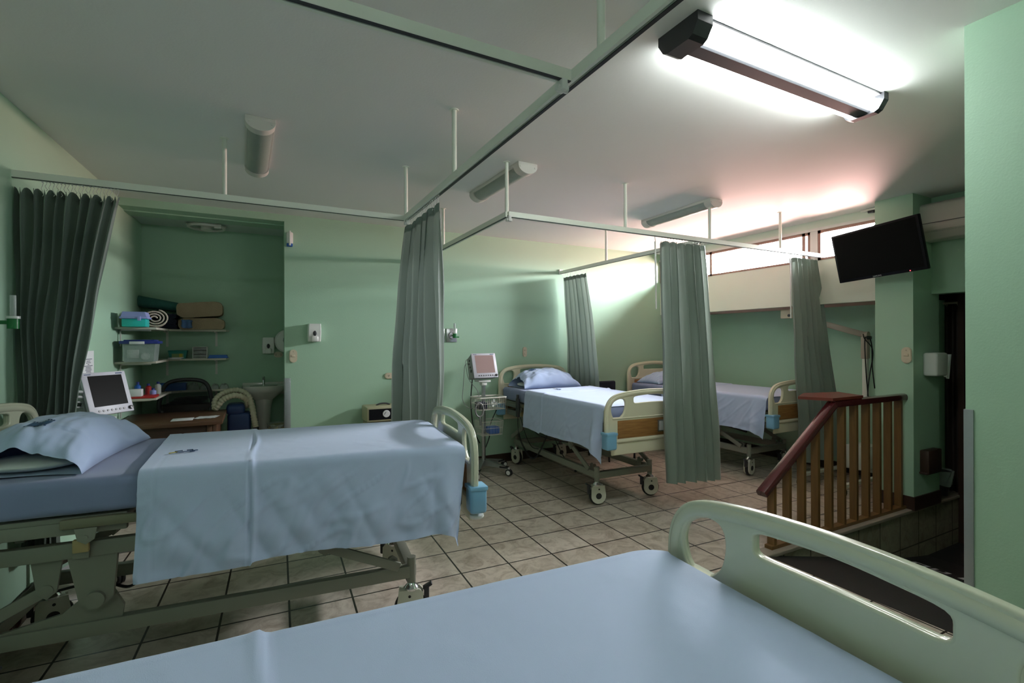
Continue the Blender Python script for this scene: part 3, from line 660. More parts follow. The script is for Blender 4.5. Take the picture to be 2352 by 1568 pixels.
for i, p in enumerate(cl):
    p = Vector(p); t = i/len(cl)
    for k in range(6):
        a = (i*6+k)/6*2*PI*.9; q = Vector(cl[min(i+1, len(cl)-1)]); pp = p.lerp(q, k/6); am = .011 if .18 < t < .95 else .0
        pts.append(pp+Vector((math.cos(a), math.sin(a)*.4, math.sin(a)*.6))*am)
b.tube(pts, .0032, 5); b.done('coiled_cord', M_black, hs)
b = B(); b.tube(smoothloop([(.52, -.44, .6), (.56, -.40, .42), (.62, -.36, .30), (.70, -.32, .285)], 8, False), .004, 6); b.tube(smoothloop([(.6, -.4, .56), (.75, -.34, .44), (.95, -.2, .40), (1.08, -.12, .42), (1.04, -.1, .47)], 8, False), .004, 6); b.done('mains_cable', M_black, bed2)
b = B(); b.tube(smoothloop([(.15, .2, .25), (.3, .25, .04), (.45, .3, .012), (.62, .22, .012), (.70, .14, .014)], 8, False), .005, 6); b.cyl((.70, .14, .016), (.75, .10, .02), .014, n=10); b.done('floor_plug_cable', M_black, bed2)
# heavy head-end crank plate under the left bed
b = B(); b.poly([(.42, .58), (.58, .58), (.565, .40), (.53, .365), (.49, .365), (.455, .40)], (-.37, -.35), 'y'); b.cyl((.51, -.385, .40), (.51, -.33, .40), .032, n=24); b.done('head_lift_plate', M_frameP, bed1)
b = B(); b.poly([(.50, .43), (.545, .40), (.58, .33), (.57, .26), (.53, .235), (.40, .235), (.10, .225), (.07, .245), (.09, .27), (.38, .33)], (-.30, -.285), 'y')
b.done('head_lift_arm', M_frameP, bed1)
b = B(); b.tube(smoothloop([(.62, -.3, .57), (.66, -.32, .48), (.60, -.3, .40), (.45, -.2, .40), (.2, -.1, .33)], 8, False), .006, 6); b.done('motor_cable', M_black, bed1)

# ------------------------------------------------------------------ ceiling lights
def fixture_lit(tube=None):
    r = empty('ceiling_light', (2.12, 1.375, 0), 0, 'lit twin-tube ceiling light with end caps darkened as silhouettes at top right', 'ceiling light', 'surface mounted ceiling lights')
    W2 = .095; z1 = ZC
    b = B()
    b.box((-.60, -.012, z1-.052), (.60, .012, z1), .004); b.box((-.60, -.085, z1-.010), (.60, .085, z1), 0)
    b.poly([(-.020, z1-.04), (.020, z1-.04), (.036, z1-.070), (.030, z1-.078), (-.030, z1-.078), (-.036, z1-.070)], (-.60, .60), 'x')
    b.done('spine', mat('silhouette_fixture_spine', (.06, .06, .07), .4), r, smooth=False)  # spine and end caps coloured dark as silhouettes against the bright tubes
    for sx in (-1, 1):
        c = B(); pr = [(-.10, z1), (.10, z1), (.10, z1-.035), (.075, z1-.075), (.055, z1-.085), (-.055, z1-.085), (-.075, z1-.075), (-.10, z1-.035)]
        c.poly(pr, (sx*.60 if sx < 0 else .60, sx*.68 if sx < 0 else .64), 'x'); c.done('end_cap', M_dark, r, smooth=False)
    for sy in (-1, 1):
        t = B(); t.tube([(-.60, sy*.054, z1-.045), (.60, sy*.054, z1-.045)], .026, 16); o = t.done('fluorescent_tube', tube or M_tube, r)
    return r
fixture_lit()
fx = fixture_lit(emis('added_fill_tube', (.95, 1, .97), 12)); fx.location = (-.15, -.85, 0); fx['label'] = 'assumed unseen twin-tube ceiling light behind the camera, added to brighten the nearest bed'  # unseen fixture added behind the camera as fill for the nearest bed
def fixture(loc, rz, label, L_=.86, Wd=.15):
    r = empty('ceiling_light', (loc[0], loc[1], 0), rz, label, 'ceiling light', 'surface mounted ceiling lights')
    h = Wd/2
    b = B(); b.box((-L_/2, -h, ZC-.022), (L_/2, h, ZC), .003); b.done('fixture_housing', M_fix, r)
    b = B(); n = 14; pr = [(h*.86*math.cos(PI*k/n), ZC-.022-.048*math.sin(PI*k/n)) for k in range(n+1)]
    b.poly(pr, (-L_/2+.06, L_/2-.06), 'x'); b.done('diffuser', M_diff, r)
    for sx in (-1, 1):
        c = B(); pr = [(h*math.cos(PI*k/n), ZC-.020-.055*math.sin(PI*k/n)) for k in range(n+1)]
        xs = sorted((sx*(L_/2-.07), sx*L_/2)); c.poly(pr, tuple(xs), 'x')
        for y_ in (-h*.75, h*.75): c.cyl((sx*(L_/2), y_, ZC-.03), (sx*(L_/2+.003), y_, ZC-.03), .007, n=10)
        c.done('end_cap', M_fix, r)
    return r
fixture((.015, 3.40), PI/2+.02, 'unlit ceiling light above the left bed, left of the hanging tall curtain')
fixture((1.63, 3.30), PI/2+.03, 'unlit ceiling light in the middle of the room beside the L-shaped track corner', L_=.80)
fixture((3.50, 3.33), PI/2-.02, 'unlit ceiling light nearest the window, above the pleated curtain', L_=.86)
b = B(); R0 = .15
b.tube([(R0*math.cos(k*PI/24)-.43, R0*math.sin(k*PI/24)+5.66, 2.535) for k in range(48)], .014, 10, closed=True)
r = tag(b.done('circular_ceiling_lamp', M_fix), 'round ring lamp on the ceiling of the alcove', 'ceiling lamp')
b = B(); b.cyl((-.43, 5.66, 2.565), (-.43, 5.66, 2.51), .05, n=20); b.box((-.60, 5.645, 2.545), (-.26, 5.675, 2.56), .004); b.box((-.36, 5.53, 2.51), (-.30, 5.57, 2.55), .006); b.done('lamp_holder', M_fix, r)

# ------------------------------------------------------------------ wall fittings
def dispenser(loc, label, style=0):
    r = empty('soap_dispenser', loc, 0, label, 'soap dispenser', 'white wall soap dispensers')
    b = B()
    def f(a, t):
        w = .055+.004*math.sin(t*PI); ang = a*2*PI; x_ = w*max(-1, min(1, 1.25*math.cos(ang))); d = .10*(.75+.25*math.sin(min(1, t*1.2)*PI*.6)); y_ = -max(0, 1.2*math.sin(ang) if math.sin(ang) > 0 else 0)
        y_ = -d*min(1, max(0, math.sin(ang)*1.6)); return Vector((x_, y_, .17*(t-.5)))
    b.grid(f, 32, 14, closeu=True); b.bm.verts.ensure_lookup_table(); V = b.bm.verts; b.bm.faces.new([V[i*14] for i in range(32)]); b.bm.faces.new([V[i*14+13] for i in range(32)])
    b.box((-.032, -.108, -.088), (.032, -.05, -.03), .012)
    b.done('dispenser_body', M_whiteplas, r, ang=50)
    b = B(); b.lathe([(0, -.004), (.012, -.003), (.016, 0)], (0, 0, 0), 20, 'y'); o = b.done('viewing_window', M_dark, r); o.location = (0, -.098, -.005); o.scale = (1, 1, 1.7)
    b = B(); b.box((-.018, -.0945, .052), (.018, -.090, .061)); b.done('blue_logo_strip', M_blue, r, smooth=False)
    return r
dispenser((.50, YB, 1.495), 'white soap dispenser on the back wall, right of the alcove opening')
dispenser((.115, 5.92, 1.37), 'white soap dispenser inside the alcove above the sink')
def oval_plate(name, loc, rz, label, cat, kind, w=.068, h=.125, group=None):
    r = empty(name, loc, rz, label, cat, group); n = 20; pts = []
    hz = h > w; R = min(w, h)/2; D = (max(w, h)/2-R)
    for k in range(n): a = PI*k/(n-1)-(0 if hz else PI/2); pts.append((R*math.cos(a)+(0 if hz else D), R*math.sin(a)+(D if hz else 0)))
    for k in range(n): a = PI+PI*k/(n-1)-(0 if hz else PI/2); pts.append((R*math.cos(a)-(0 if hz else D), R*math.sin(a)-(D if hz else 0)))
    b = B(); b.poly(pts, (-.010, 0), 'y'); b.poly([(p*.86, q*.92) for p, q in pts], (-.013, -.009), 'y'); b.done('cover_plate', M_almond, r)
    b = B()
    if kind == 'switch': b.box((-.017, -.018, -.008), (.017, -.012, .012), .002); b.done('rocker', M_almond, r); b = B(); b.cyl((0, -.014, .042), (0, -.012, .042), .003, n=8); b.done('screw', M_dark, r)
    elif kind == 'double': 
        for z_ in (-.022, .022): b.box((-.012, -.018, z_-.008), (.012, -.012, z_+.008), .002)
        b.done('rocker', M_almond, r)
    else:
        for x_ in (-.025, .025):
            b.box((x_-.008, -.0142, -.002), (x_-.005, -.012, .010)); b.box((x_+.005, -.0142, -.002), (x_+.008, -.012, .010)); b.cyl((x_, -.0142, -.008), (x_, -.012, -.008), .0035, n=8)
        b.done('socket_slots', M_dark, r, smooth=False)
    return r
oval_plate('light_switch', (.315, YB, 1.27), 0, 'almond oval light switch on back wall beside the alcove corner', 'switch', 'switch', .07, .125)
oval_plate('light_switch', (2.855, YB, 1.28), 0, 'almond oval double switch on back wall above the bed pillow', 'switch', 'double', .055, .12)
oval_plate('light_switch', (4.81, 2.095, 1.28), -PI/2, 'almond oval light switch on the green pier under the television', 'switch', 'switch', .072, .135)
oval_plate('wall_outlet', (1.25, YB, 1.05), 0, 'horizontal almond outlet on back wall left of the tall curtain', 'outlet', 'outlet', .13, .062)
oval_plate('wall_outlet', (.215, 5.92, 1.27), 0, 'small almond outlet in the alcove below the paper roll dispenser', 'outlet', 'outlet', .09, .062)
# jumbo paper roll dispenser
b = B(); b.lathe([(0, 0), (.12, 0), (.125, -.02), (.125, -.10), (.11, -.115), (0, -.118)], (.30, 5.92, 1.415), 40, 'y'); r = b.done('paper_roll_dispenser', M_whiteplas)
tag(r, 'round white paper roll dispenser half hidden at the alcove corner', 'paper dispenser'); b = B(); b.tube([(.265, 5.80, 1.45), (.262, 5.80, 1.42), (.27, 5.80, 1.39)], .006, 6); b.done('roll_gauge', M_dark, r)
# emergency / insect lamp
r = empty('insect_trap_lamp', (.285, YB, 2.39), 0, 'small white ribbed plug-in device with blue base, high on wall beside the alcove', 'wall device')
b = B(); b.box((-.028, -.05, -.05), (.028, 0, .06), .012); b.box((-.009, -.062, -.07), (.009, -.045, .07), .005); b.done('ribbed_body', M_whiteplas, r)
b = B(); b.box((-.026, -.048, -.075), (.026, -.004, -.048), .006); b.done('blue_base', M_blue, r)
# gas outlets on back wall, with flowmeter
def gasplate(x0, label):
    r = empty('gas_outlet_plate', (x0, YB, 1.475), 0, label, 'gas outlet', 'steel medical gas outlets')
    b = B(); b.box((-.062, -.012, -.075), (.062, 0, .075), .004); b.done('plate', M_steel, r); b = B(); b.lathe([(0, -.03), (.035, -.03), (.042, -.012)], (0, 0, 0), 24, 'y'); b.done('socket', M_greyplas, r); return r
gasplate(1.78, 'steel gas outlet plate at the curtain edge, left of its twin'); r = gasplate(1.925, 'steel gas outlet plate with green flowmeter on the back wall')
def flowmeter(loc, label, rz=0):
    r = empty('oxygen_flowmeter', loc, rz, label, 'flowmeter', 'green oxygen flowmeters')
    b = B(); b.cyl((0, -.07, -.03), (0, -.07, .02), .022, n=16); b.cyl((0, -.07, 0), (0, 0, 0), .010, n=10); b.cyl((0, -.07, -.02), (.05, -.07, -.02), .007, n=8); b.done('valve_body', M_greenp, r)
    b = B(); b.cyl((.0, -.07, .02), (.0, -.07, .13), .012, n=14); b.done('flow_tube', M_bag, r)
    b = B(); b.lathe([(0, .0), (.026, 0), (.026, .012), (0, .012)], (0, -.07, .018), 16); b.done('collar', M_whiteplas, r)
flowmeter((1.925, YB-.03, 1.475), 'green oxygen flowmeter plugged in the gas outlet on the back wall')
flowmeter((-1.10, 3.18, 1.50), 'dark green oxygen flowmeter at the far left edge beside the curtain', PI/2)
# notice, papers
r = empty('wall_notice', (-1.052, 4.45, 1.265), math.atan2(1.84, .08), 'tall white printed notice on the left wall above the monitor', 'notice')
b = B(); b.box((-.11, -.002, -.10), (.11, 0, .08)); b.done('paper_sheet', M_paper, r, smooth=False)
b = B(); b.mi = 1; b.box((-.085, -.0032, .04), (-.05, -.002, .062)); b.mi = 0
for k, (w_, z_) in enumerate(((.07, .022), (.035, .008), (.045, -.004), (.015, -.016), (.08, -.026), (.05, -.036), (.055, -.046), (.06, -.056), (.045, -.066), (.05, -.076))): b.box((-w_, -.0032, z_-.0022), (w_, -.002, z_+.0022))
b.done('printed_lines', [M_print, M_red], r, smooth=False)
# corner guards
b = B(); b.box((.236, YB-.004, .10), (.292, YB, 1.06), .002); b.box((.236, YB-.004, .10), (.240, YB+.05, 1.06)); tag(b.done('corner_guard', M_alu), 'steel corner guard at the alcove opening near the sink', 'corner guard', 'metal corner guards')
b = B(); b.box((2.434, .845, -.3), (2.440, .874, 1.135), .002); b.box((2.434, .87, -.3), (2.48, .875, 1.135), .002); tag(b.done('corner_guard', M_alu), 'dented grey metal corner guard on the near right wall', 'corner guard', 'metal corner guards')
# pier: paper towel dispenser and brown box
r = empty('paper_towel_dispenser', (5.06, 2.05, 1.20), 0, 'white paper towel holder with a hanging paper end on the pier side', 'paper dispenser')
b = B(); b.box((-.10, -.10, -.095), (.10, 0, .10), .02, seg=3); b.done('holder_body', M_whiteplas, r)
b = B(); b.grid(lambda s, t: Vector((.10+.06*s+.012*t, -.09+.012*math.sin(s*9+1)+.02*t, .085-.19*t-.02*s*t)), 12, 10); o = b.done('paper_end', M_paper, r, ang=180); o['label'] = 'loose white paper end'
b = B(); b.box((4.905, 1.985, .30), (5.13, 2.05, .49), .008); b.box((4.895, 1.99, .292), (5.135, 2.05, .31), .004)
tag(b.done('wall_box', M_boxbrown), 'dark brown square box on the pier side above the ledge', 'wall box')
# air conditioner
r = empty('air_conditioner', (5.12, 1.70, 2.39), 0, 'white split air conditioner above the dark doorway', 'air conditioner')
b = B(); pr = [(0, -.155), (0, .15), (-.16, .15), (-.195, .13), (-.205, .0), (-.19, -.08), (-.12, -.15)]
b.poly(pr, (-.40, .40), 'y'); o = b.done('unit_body', M_acs, r); 
bv = o.modifiers.new('bevel', 'BEVEL'); bv.width = .012; bv.segments = 3
b = B(); b.box((-.2065, -.36, -.024), (-.198, .36, -.020)); b.box((-.178, -.36, -.093), (-.172, .36, -.088)); b.done('vent_line', M_dark, r, smooth=False)
b = B(); b.box((-.198, -.37, -.084), (-.186, .37, -.032), .003, rot=Matrix.Rotation(-.15, 3, 'Y')); b.done('louvre_flap', M_acs, r)
# television
a, bt, rr = 2.961, -.202, .039
n_ = Vector((math.cos(a)*math.cos(bt), math.sin(a)*math.cos(bt), math.sin(bt))); q = Vector((0, 0, 1)).cross(n_).normalized(); uu = n_.cross(q)
R2 = math.cos(rr)*q+math.sin(rr)*uu; U2 = n_.cross(R2)
r = empty('television', (0, 0, 0), 0, 'black flat television tilted on a bracket on the green pier', 'television')
r.matrix_world = Matrix(((R2.x, -n_.x, U2.x, 4.592), (R2.y, -n_.y, U2.y, 2.223), (R2.z, -n_.z, U2.z, 2.147), (0, 0, 0, 1)))
b = B(); b.box((-.365, 0, -.215), (.365, .035, .215), .006); b.box((-.24, .03, -.15), (.24, .06, .14), .02); b.done('tv_case', M_tv, r)
b = B(); b.box((-.345, -.001, -.19), (.345, .001, .197)); b.done('screen', M_screenoff, r, smooth=False)
me = text_mesh('SAMSUNG', .016); o = bpy.data.objects.new('brand_lettering', me); COL.objects.link(o); o.parent = r; o.location = (-.02, -.0015, -.2035); o.rotation_euler = (PI/2, 0, 0); me.materials.append(M_chrome)
b = B(); b.cyl((.24, -.002, -.205), (.24, .002, -.205), .0035, n=10); b.done('standby_light', M_led, r)
b = B(); b.box((-.06, .06, -.06), (.06, .075, .06), .004); b.box((-.02, .07, -.03), (.02, .20, .03), .004); b.done('tv_bracket', M_dark, r)
r = empty('power_outlet', (5.02, 2.45, 2.585), 0, 'white outlet with black plug under the ceiling above the television', 'outlet')
b = B(); b.box((-.03, -.09, .012), (.02, .09, .03), .004); b.done('trunking', M_white, r); b = B(); b.cyl((-.01, -.02, .0), (-.01, .03, .005), .014, n=12); b.tube(smoothloop([(-.01, -.02, 0), (-.02, -.045, -.01), (-.02, -.05, -.06), (-.05, -.05, -.12), (-.12, -.04, -.20), (-.24, -.10, -.26)], 6, False), .0035, 6); b.done('plug_and_cable', M_black, r)
# ------------------------------------------------------------------ handrail by the ramp
r = empty('stair_railing', (3.05, 2.125, 0), 0, 'brown wooden balustrade with dark red sloped handrail at the ramp edge', 'railing')
xs = [3.09+.1645*k for k in range(12)]
def railz(x_): return .405+(x_-3.03)*(.915-.405)/(3.79-3.03) if x_ < 3.79 else .915
for x_ in xs:
    z_ = railz(x_)
    b = B(); w_ = .013
    b.poly([(x_-3.05-w_, .02), (x_-3.05+w_, .02), (x_-3.05+w_, railz(x_+w_)+.005), (x_-3.05-w_, railz(x_-w_)+.005)], (-.026, .026), 'y'); b.done('baluster', M_baluster, r, smooth=False)
b = B(); b.box((0, -.028, .0), (1.91, .028, .028), .003); b.done('bottom_rail', M_baluster, r, smooth=False)
b = B()
prof = [(-.034, -.005), (.034, -.005), (.036, .018), (.030, .036), (.015, .044), (-.015, .044), (-.030, .036), (-.036, .018)]
def sweep(P0, P1):
    P0, P1 = Vector(P0), Vector(P1); d = (P1-P0).normalized(); nrm = Vector((0, 1, 0)); up_ = d.cross(nrm)*-1
    if up_.z < 0: up_ = -up_
    A_ = [b.bm.verts.new(P0+nrm*p+up_*q_) for p, q_ in prof]; C_ = [b.bm.verts.new(P1+nrm*p+up_*q_) for p, q_ in prof]; n = len(prof)
    b.bm.faces.new(A_); b.bm.faces.new(C_[::-1])
    for i in range(n): b.bm.faces.new((A_[i], C_[i], C_[(i+1) % n], A_[(i+1) % n]))
sweep((-.06, 0, .37), (.75, 0, .915)); sweep((.735, 0, .915), (1.92, 0, .915))
b.done('handrail', M_handrail, r, ang=30)
b = B(); b.poly([(.60, .17), (.70, -.03), (1.10, -.03), (1.22, .22), (.88, .30)], (.934, .955), 'z'); tag(b.done('chart_shelf', mat('red_brown_board', (.16, .03, .018), .35, .1)), 'thin red-brown board lying on top of the handrail', 'shelf board').location = (3.05, 2.125, .025)
# ramp mat lettering
r = empty('ramp_lettering', (4.63, 1.82, 0), 0, 'white block letters laid on the black ramp mat by the doorway', 'lettering')
def rz_(x_): return -(x_-2.95)*.43/2.0+.0025
def letter(strokes, y_):
    b = B()
    for (a0, b0, a1, b1) in strokes:
        c_ = [(a0, b0), (a1, b0), (a1, b1), (a0, b1)]
        vs = [b.bm.verts.new((p, y_+q_, rz_(4.63+p))) for p, q_ in c_]; b.bm.faces.new(vs)
    b.done('letter', M_paper, r, smooth=False, norm=False)
letter([(-.05, -.06, .05, -.035), (-.05, .02, .05, .045), (-.05, -.06, -.03, .045), (.03, -.06, .05, .045)], .12)
letter([(-.05, -.06, .05, -.035), (-.05, .02, .05, .045), (-.05, -.06, -.03, .045), (.03, -.06, .05, -.02)], -.01)
letter([(-.05, -.05, .05, -.015)], -.12)
# doorway: rod, dark accordion curtain
r = empty('doorway_curtain', (5.72, 1.76, 0), 0, 'dark brown floor length curtain on a pale rod in the doorway', 'curtain')
b = B(); b.cyl((0, -.80, 1.75), (0, .53, 1.75), .011, n=10); b.done('curtain_rod', M_hose, r)
b = B(); b.grid(lambda s, t: Vector((.02*math.sin(s*2*PI*16)+.03, -.72+1.24*s, 1.73-2.1*t)), 16*10+1, 5)
b.done('curtain_fabric', M_doorcurt, r, ang=180, norm=False)
for k in range(7):
    b = B(); b.tube([(.018*math.cos(t*PI/5), .50-k*.085, 1.74+.018*math.sin(t*PI/5)) for t in range(10)], .003, 5, closed=True); b.done('curtain_ring', M_hose, r)
b = B(); b.box((5.64, 2.02, -.43), (5.70, 2.065, 1.80)); struct(b.done('door_frame_1', M_boxbrown, smooth=False))
# waste bins
def bin_(loc, r0, h, label, body, liner_h, sc=1):
    r = empty('waste_bin', loc, 0, label, 'waste bin', 'small bins with plastic liners')
    b = B(); b.lathe([(0, 0), (r0*.68, 0), (r0*.70, .01), (r0*.98, h), (r0, h), (r0*.96, h-.004), (r0*.66, .02), (0, .02)], (0, 0, 0), 28); b.done('bin_body', body, r)
    b = B(); b.grid(lambda a_, t: Vector(((r0*(1.06-.12*t)+.006*math.sin(a_*2*PI*9+t*5))*math.cos(a_*2*PI), (r0*(1.06-.12*t)+.006*math.sin(a_*2*PI*9+t*5))*math.sin(a_*2*PI), h+.014-liner_h*t+.008*math.sin(a_*2*PI*4)*t)), 60, 8, closeu=True); b.done('bin_liner', M_bag, r, ang=180); return r
bin_((.21, 5.50, 0), .11, .57, 'pale bin with clear liner on the floor beside the sink pedestal', M_machine, .05)
bin_((5.52, 2.165, .004), .10, .21, 'dark small bin with a white liner on the ledge by the doorway', M_dark, .13)

# ------------------------------------------------------------------ examination lamp by the window recess
r = empty('examination_lamp', (5.47, 2.74, 0), 0, 'mobile examination lamp with bent flat arm and dangling cables, behind the handrail', 'examination lamp')
b = B(); b.box((-.02, -.022, .10), (.022, .022, 1.22), .004); b.done('pole', M_track, r)
b = B(); b.box((-.03, -.03, 1.22), (.03, .03, 1.45), .008); b.done('upper_column', mat('beige_lamp_arm', (.48, .40, .33), .4, .04), r)
b = B(); P0 = Vector((.0, 0, 1.46)); P1 = Vector((-.27, .61, 1.69)); d = P1-P0
b.box((-.02, -.022, -.03), (d.length, .022, .03), .01); o = b.done('lamp_arm', MATS['beige_lamp_arm'], r); o.location = P0; o.rotation_euler = (0, -math.atan2(d.z, math.hypot(d.x, d.y)), math.atan2(d.y, d.x))
b = B(); b.cyl((0, -.03, 1.46), (0, .03, 1.46), .034, n=20); b.done('elbow_joint', MATS['beige_lamp_arm'], r)
b = B()
b.tube(smoothloop([(-.10, -.03, 1.47), (-.09, -.04, 1.42), (.03, -.045, 1.33), (.05, -.04, 1.22), (0, -.045, 1.1), (-.05, -.05, .95), (-.06, -.05, .85)], 8, False), .0055, 6)
b.tube(smoothloop([(-.03, -.035, 1.44), (-.09, -.04, 1.40), (-.09, -.05, 1.10), (-.06, -.05, .90), (-.05, -.05, .80)], 8, False), .0055, 6)
b.tube(smoothloop([(.01, -.035, 1.44), (.04, -.04, 1.34), (.045, -.04, 1.15), (.06, -.045, 1.0), (.09, -.04, .92)], 8, False), .0055, 6)
b.box((-.05, -.055, 1.415), (.02, -.03, 1.45), .01); b.done('power_cable', M_black, r)
b = B(); b.box((-.31, .56, 1.65), (-.24, .70, 1.75), .008); b.done('lamp_head', M_almond, r); b = B(); b.cyl((-.315, .60, 1.68), (-.305, .60, 1.68), .016, n=14); b.done('head_socket', M_dark, r)
b = B(); b.box((-.20, -.10, .12), (.06, .10, .36), .02); b.done('transformer_box', M_track, r)
b = B(); b.box((-.80, -.24, .085), (.05, -.20, .115), .004); b.box((-.80, .16, .085), (.05, .20, .115), .004); b.box((-.04, -.26, .085), (.0, .22, .115), .004); b.done('base_legs', M_track, r)
for (px_, py_) in ((-.80, -.22), (-.80, .18), (0, -.26), (0, .22)):
    b = B(); b.lathe([(.0, -.012), (.035, -.012), (.038, 0), (.035, .012), (0, .012)], (px_, py_, .038), 20, 'y'); b.cyl((px_, py_, .06), (px_, py_, .1), .008, n=8); b.done('castor', M_black, r)

# ------------------------------------------------------------------ patient monitors on rolling stands
def monitor(parent, lit):
    # local: screen plane at origin, faces -Y, X right, Z up
    b = B(); b.box((-.145, 0, -.135), (.145, .02, .135), .006); b.done('bezel', M_greyplas, parent)
    b = B(); b.box((-.108, -.001, -.082), (.113, .002, .112)); b.done('screen', M_screenlit if lit else M_screenoff, parent, smooth=False)
    b = B(); b.poly([(0.02, -.133), (.02, .133), (.135, .105), (.145, -.12)], (-.143, .143), 'x')
    o = b.done('housing', mat('grey_monitor_housing', (.30, .30, .31), .45, .05), parent); m_ = o.modifiers.new('bevel', 'BEVEL'); m_.width = .012; m_.segments = 2
    b = B()
    for k in range(7): b.cyl((-.085+k*.027, -.003, -.110), (-.085+k*.027, .002, -.110), .0065, n=12)
    b.done('button_row', M_dark, parent); b = B(); b.lathe([(0, -.014), (.011, -.013), (.013, 0)], (.122, 0, -.110), 18, 'y'); b.done('control_knob', M_dark, parent)
    b = B(); b.box((-.125, -.001, .120), (-.085, .001, .124)); b.box((.075, -.001, .119), (.12, .001, .125)); b.done('brand_mark', M_ink, parent, smooth=False)
    b = B()
    for z_ in (.07, .04, .0, -.04, -.05): b.cyl((-.148, .07+.02*math.sin(z_*50), z_), (-.140, .07+.02*math.sin(z_*50), z_), .011, n=12)
    b.done('side_port', M_dark, parent)
def stand(root, zt, lit, pose, baskets=True, spin=0.):
    b = B(); b.cyl((0, 0, .10), (0, 0, zt-.05), .021, n=18); b.cyl((0, 0, zt-.25), (0, 0, zt-.0), .015, n=18); b.done('stand_pole', M_steel, root)
    b = B(); b.box((-.07, -.04, zt-.012), (.07, .08, zt+.005), .004); b.box((-.03, -.03, zt-.05), (.03, .03, zt-.01), .006); b.done('mount_plate', M_whiteplas, root)
    for k in range(5):
        a_ = spin+k*2*PI/5; c_, s_ = math.cos(a_), math.sin(a_)
        g = B(); g.poly([(.0, .085), (.30, .072), (.30, .092), (.05, .14), (0, .14)], (-.018, .018), 'y'); lg = g.done('base_leg', M_steel, root); lg.rotation_euler = (0, 0, a_)
        g = B(); g.box((.20, -.02, .078), (.30, .02, .098), .006); g.done('toe_cap', M_black, lg)
        g = B()
        for sd in (-1, 1): g.lathe([(0, sd*.004), (.032, sd*.004), (.036, sd*.008), (.036, sd*.016), (.030, sd*.020), (0, sd*.020)], (.305, 0, .037), 22, 'y')
        w_ = g.done('castor_wheel', M_black, lg); g = B()
        for sd in (-1, 1): g.lathe([(0, sd*.022), (.022, sd*.0215), (.024, sd*.019)], (.305, 0, .037), 18, 'y')
        g.cyl((.305, 0, .05), (.305, 0, .09), .008, n=8); g.done('castor_hub', M_whiteplas, lg)
    h = bpy.data.objects.new('monitor_head', None); COL.objects.link(h); h.parent = root; h.matrix_local = pose
    monitor(h, lit)
    return h
def wire_basket(root, z0, z1, x0, x1, y0, y1, rim, nx=13, ny=6):
    b = B()
    def ring(z, r_, ins=0.):
        x0_, x1_, y0_, y1_ = x0+ins, x1-ins, y0+ins, y1-ins; c_ = .02
        b.tube([(x0_+c_, y0_, z), (x1_-c_, y0_, z), (x1_, y0_+c_, z), (x1_, y1_-c_, z), (x1_-c_, y1_, z), (x0_+c_, y1_, z), (x0_, y1_-c_, z), (x0_, y0_+c_, z)], r_, 8, closed=True)
    for k, z in enumerate((z0, (z0+z1)/2)): ring(z, .0022, .015*(1-k*.5))
    for i in range(nx+1):
        X = x0+.012+(x1-x0-.024)*i/nx
        b.tube([(X, y0+.002, z1), (X, y0+.014, z0), (X, y1-.014, z0), (X, y1-.002, z1)], .0016, 5)
    for i in range(ny+1):
        Y = y0+.012+(y1-y0-.024)*i/ny
        b.tube([(x0+.002, Y, z1), (x0+.014, Y, z0), (x1-.014, Y, z0), (x1-.002, Y, z1)], .0016, 5)
    ring(z1, .008 if rim else .003)
    o = b.done('wire_basket', mat('white_wire', (.62, .60, .54), .35), root); return o
def posemat(cx, cy, cz, a, bt):
    n_ = Vector((math.cos(a)*math.cos(bt), math.sin(a)*math.cos(bt), math.sin(bt))); q = Vector((0, 0, 1)).cross(n_).normalized(); u_ = n_.cross(q)
    return Matrix(((q.x, -n_.x, u_.x, cx), (q.y, -n_.y, u_.y, cy), (q.z, -n_.z, u_.z, cz), (0, 0, 0, 1)))
r = empty('patient_monitor_stand', (2.16, 4.80, 0), 0, 'patient monitor with pinkish screen on a rolling stand with two wire baskets', 'patient monitor')
stand(r, .985, True, posemat(.01, -.02, 1.15, -1.52, .30), spin=-.95)
bk = wire_basket(r, .69, .815, -.13, .20, -.16, .06, True)
b = B(); b.grid(lambda i, j: Vector((.02+.11*i+.02*fbm(i*4, j*4), -.12+.13*j, .715+.06*abs(fbm(i*5, j*5+3))+.05*math.sin(PI*i)*math.sin(PI*j))), 14, 14); b.done('plastic_bag', M_bag, bk, ang=180)
b = B(); b.box((-.10, -.12, .695), (.0, .02, .765), .015); b.done('blood_pressure_cuff', M_dnavy, bk)
bk = wire_basket(r, .42, .565, -.09, .17, -.15, .05, False)
b = B(); b.box((.02, -.12, .425), (.14, .0, .50), .015); b.done('blue_pouch', M_blue, bk)
b = B()
b.tube(smoothloop([(-.14, .05, 1.22), (-.19, .03, 1.20), (-.19, .02, 1.13), (-.15, .04, 1.0), (-.10, -.05, .90), (-.09, -.1, .82)], 8, False), .003, 6)
b.tube(smoothloop([(-.14, .05, 1.16), (-.20, .03, 1.15), (-.23, .0, .95), (-.24, 0, .80), (-.20, -.02, .72), (-.14, -.05, .70)], 8, False), .003, 6)
b.tube([(-.12+.045*math.cos(t*PI/10), -.165, .70+.07*math.sin(t*PI/10)) for t in range(20)], .008, 6, closed=True); b.tube([(-.12, -.165, .63), (-.11, -.165, .58), (-.105, -.165, .54)], .010, 8); b.done('sensor_cable', mat('grey_cable', (.2, .2, .2), .5), r)
b = B(); b.tube(smoothloop([(-.10, .06, 1.03), (-.12, .06, .8), (-.11, .06, .6), (-.08, .07, .45), (-.04, .08, .36), (.0, .1, .30)], 8, False), .006, 6)
b.tube(smoothloop([(.17, .03, .66), (.12, .08, .50), (.09, .04, .38), (.03, 0, .28), (0, 0, .25)], 8, False), .0055, 6); b.done('power_cable', M_black, r)
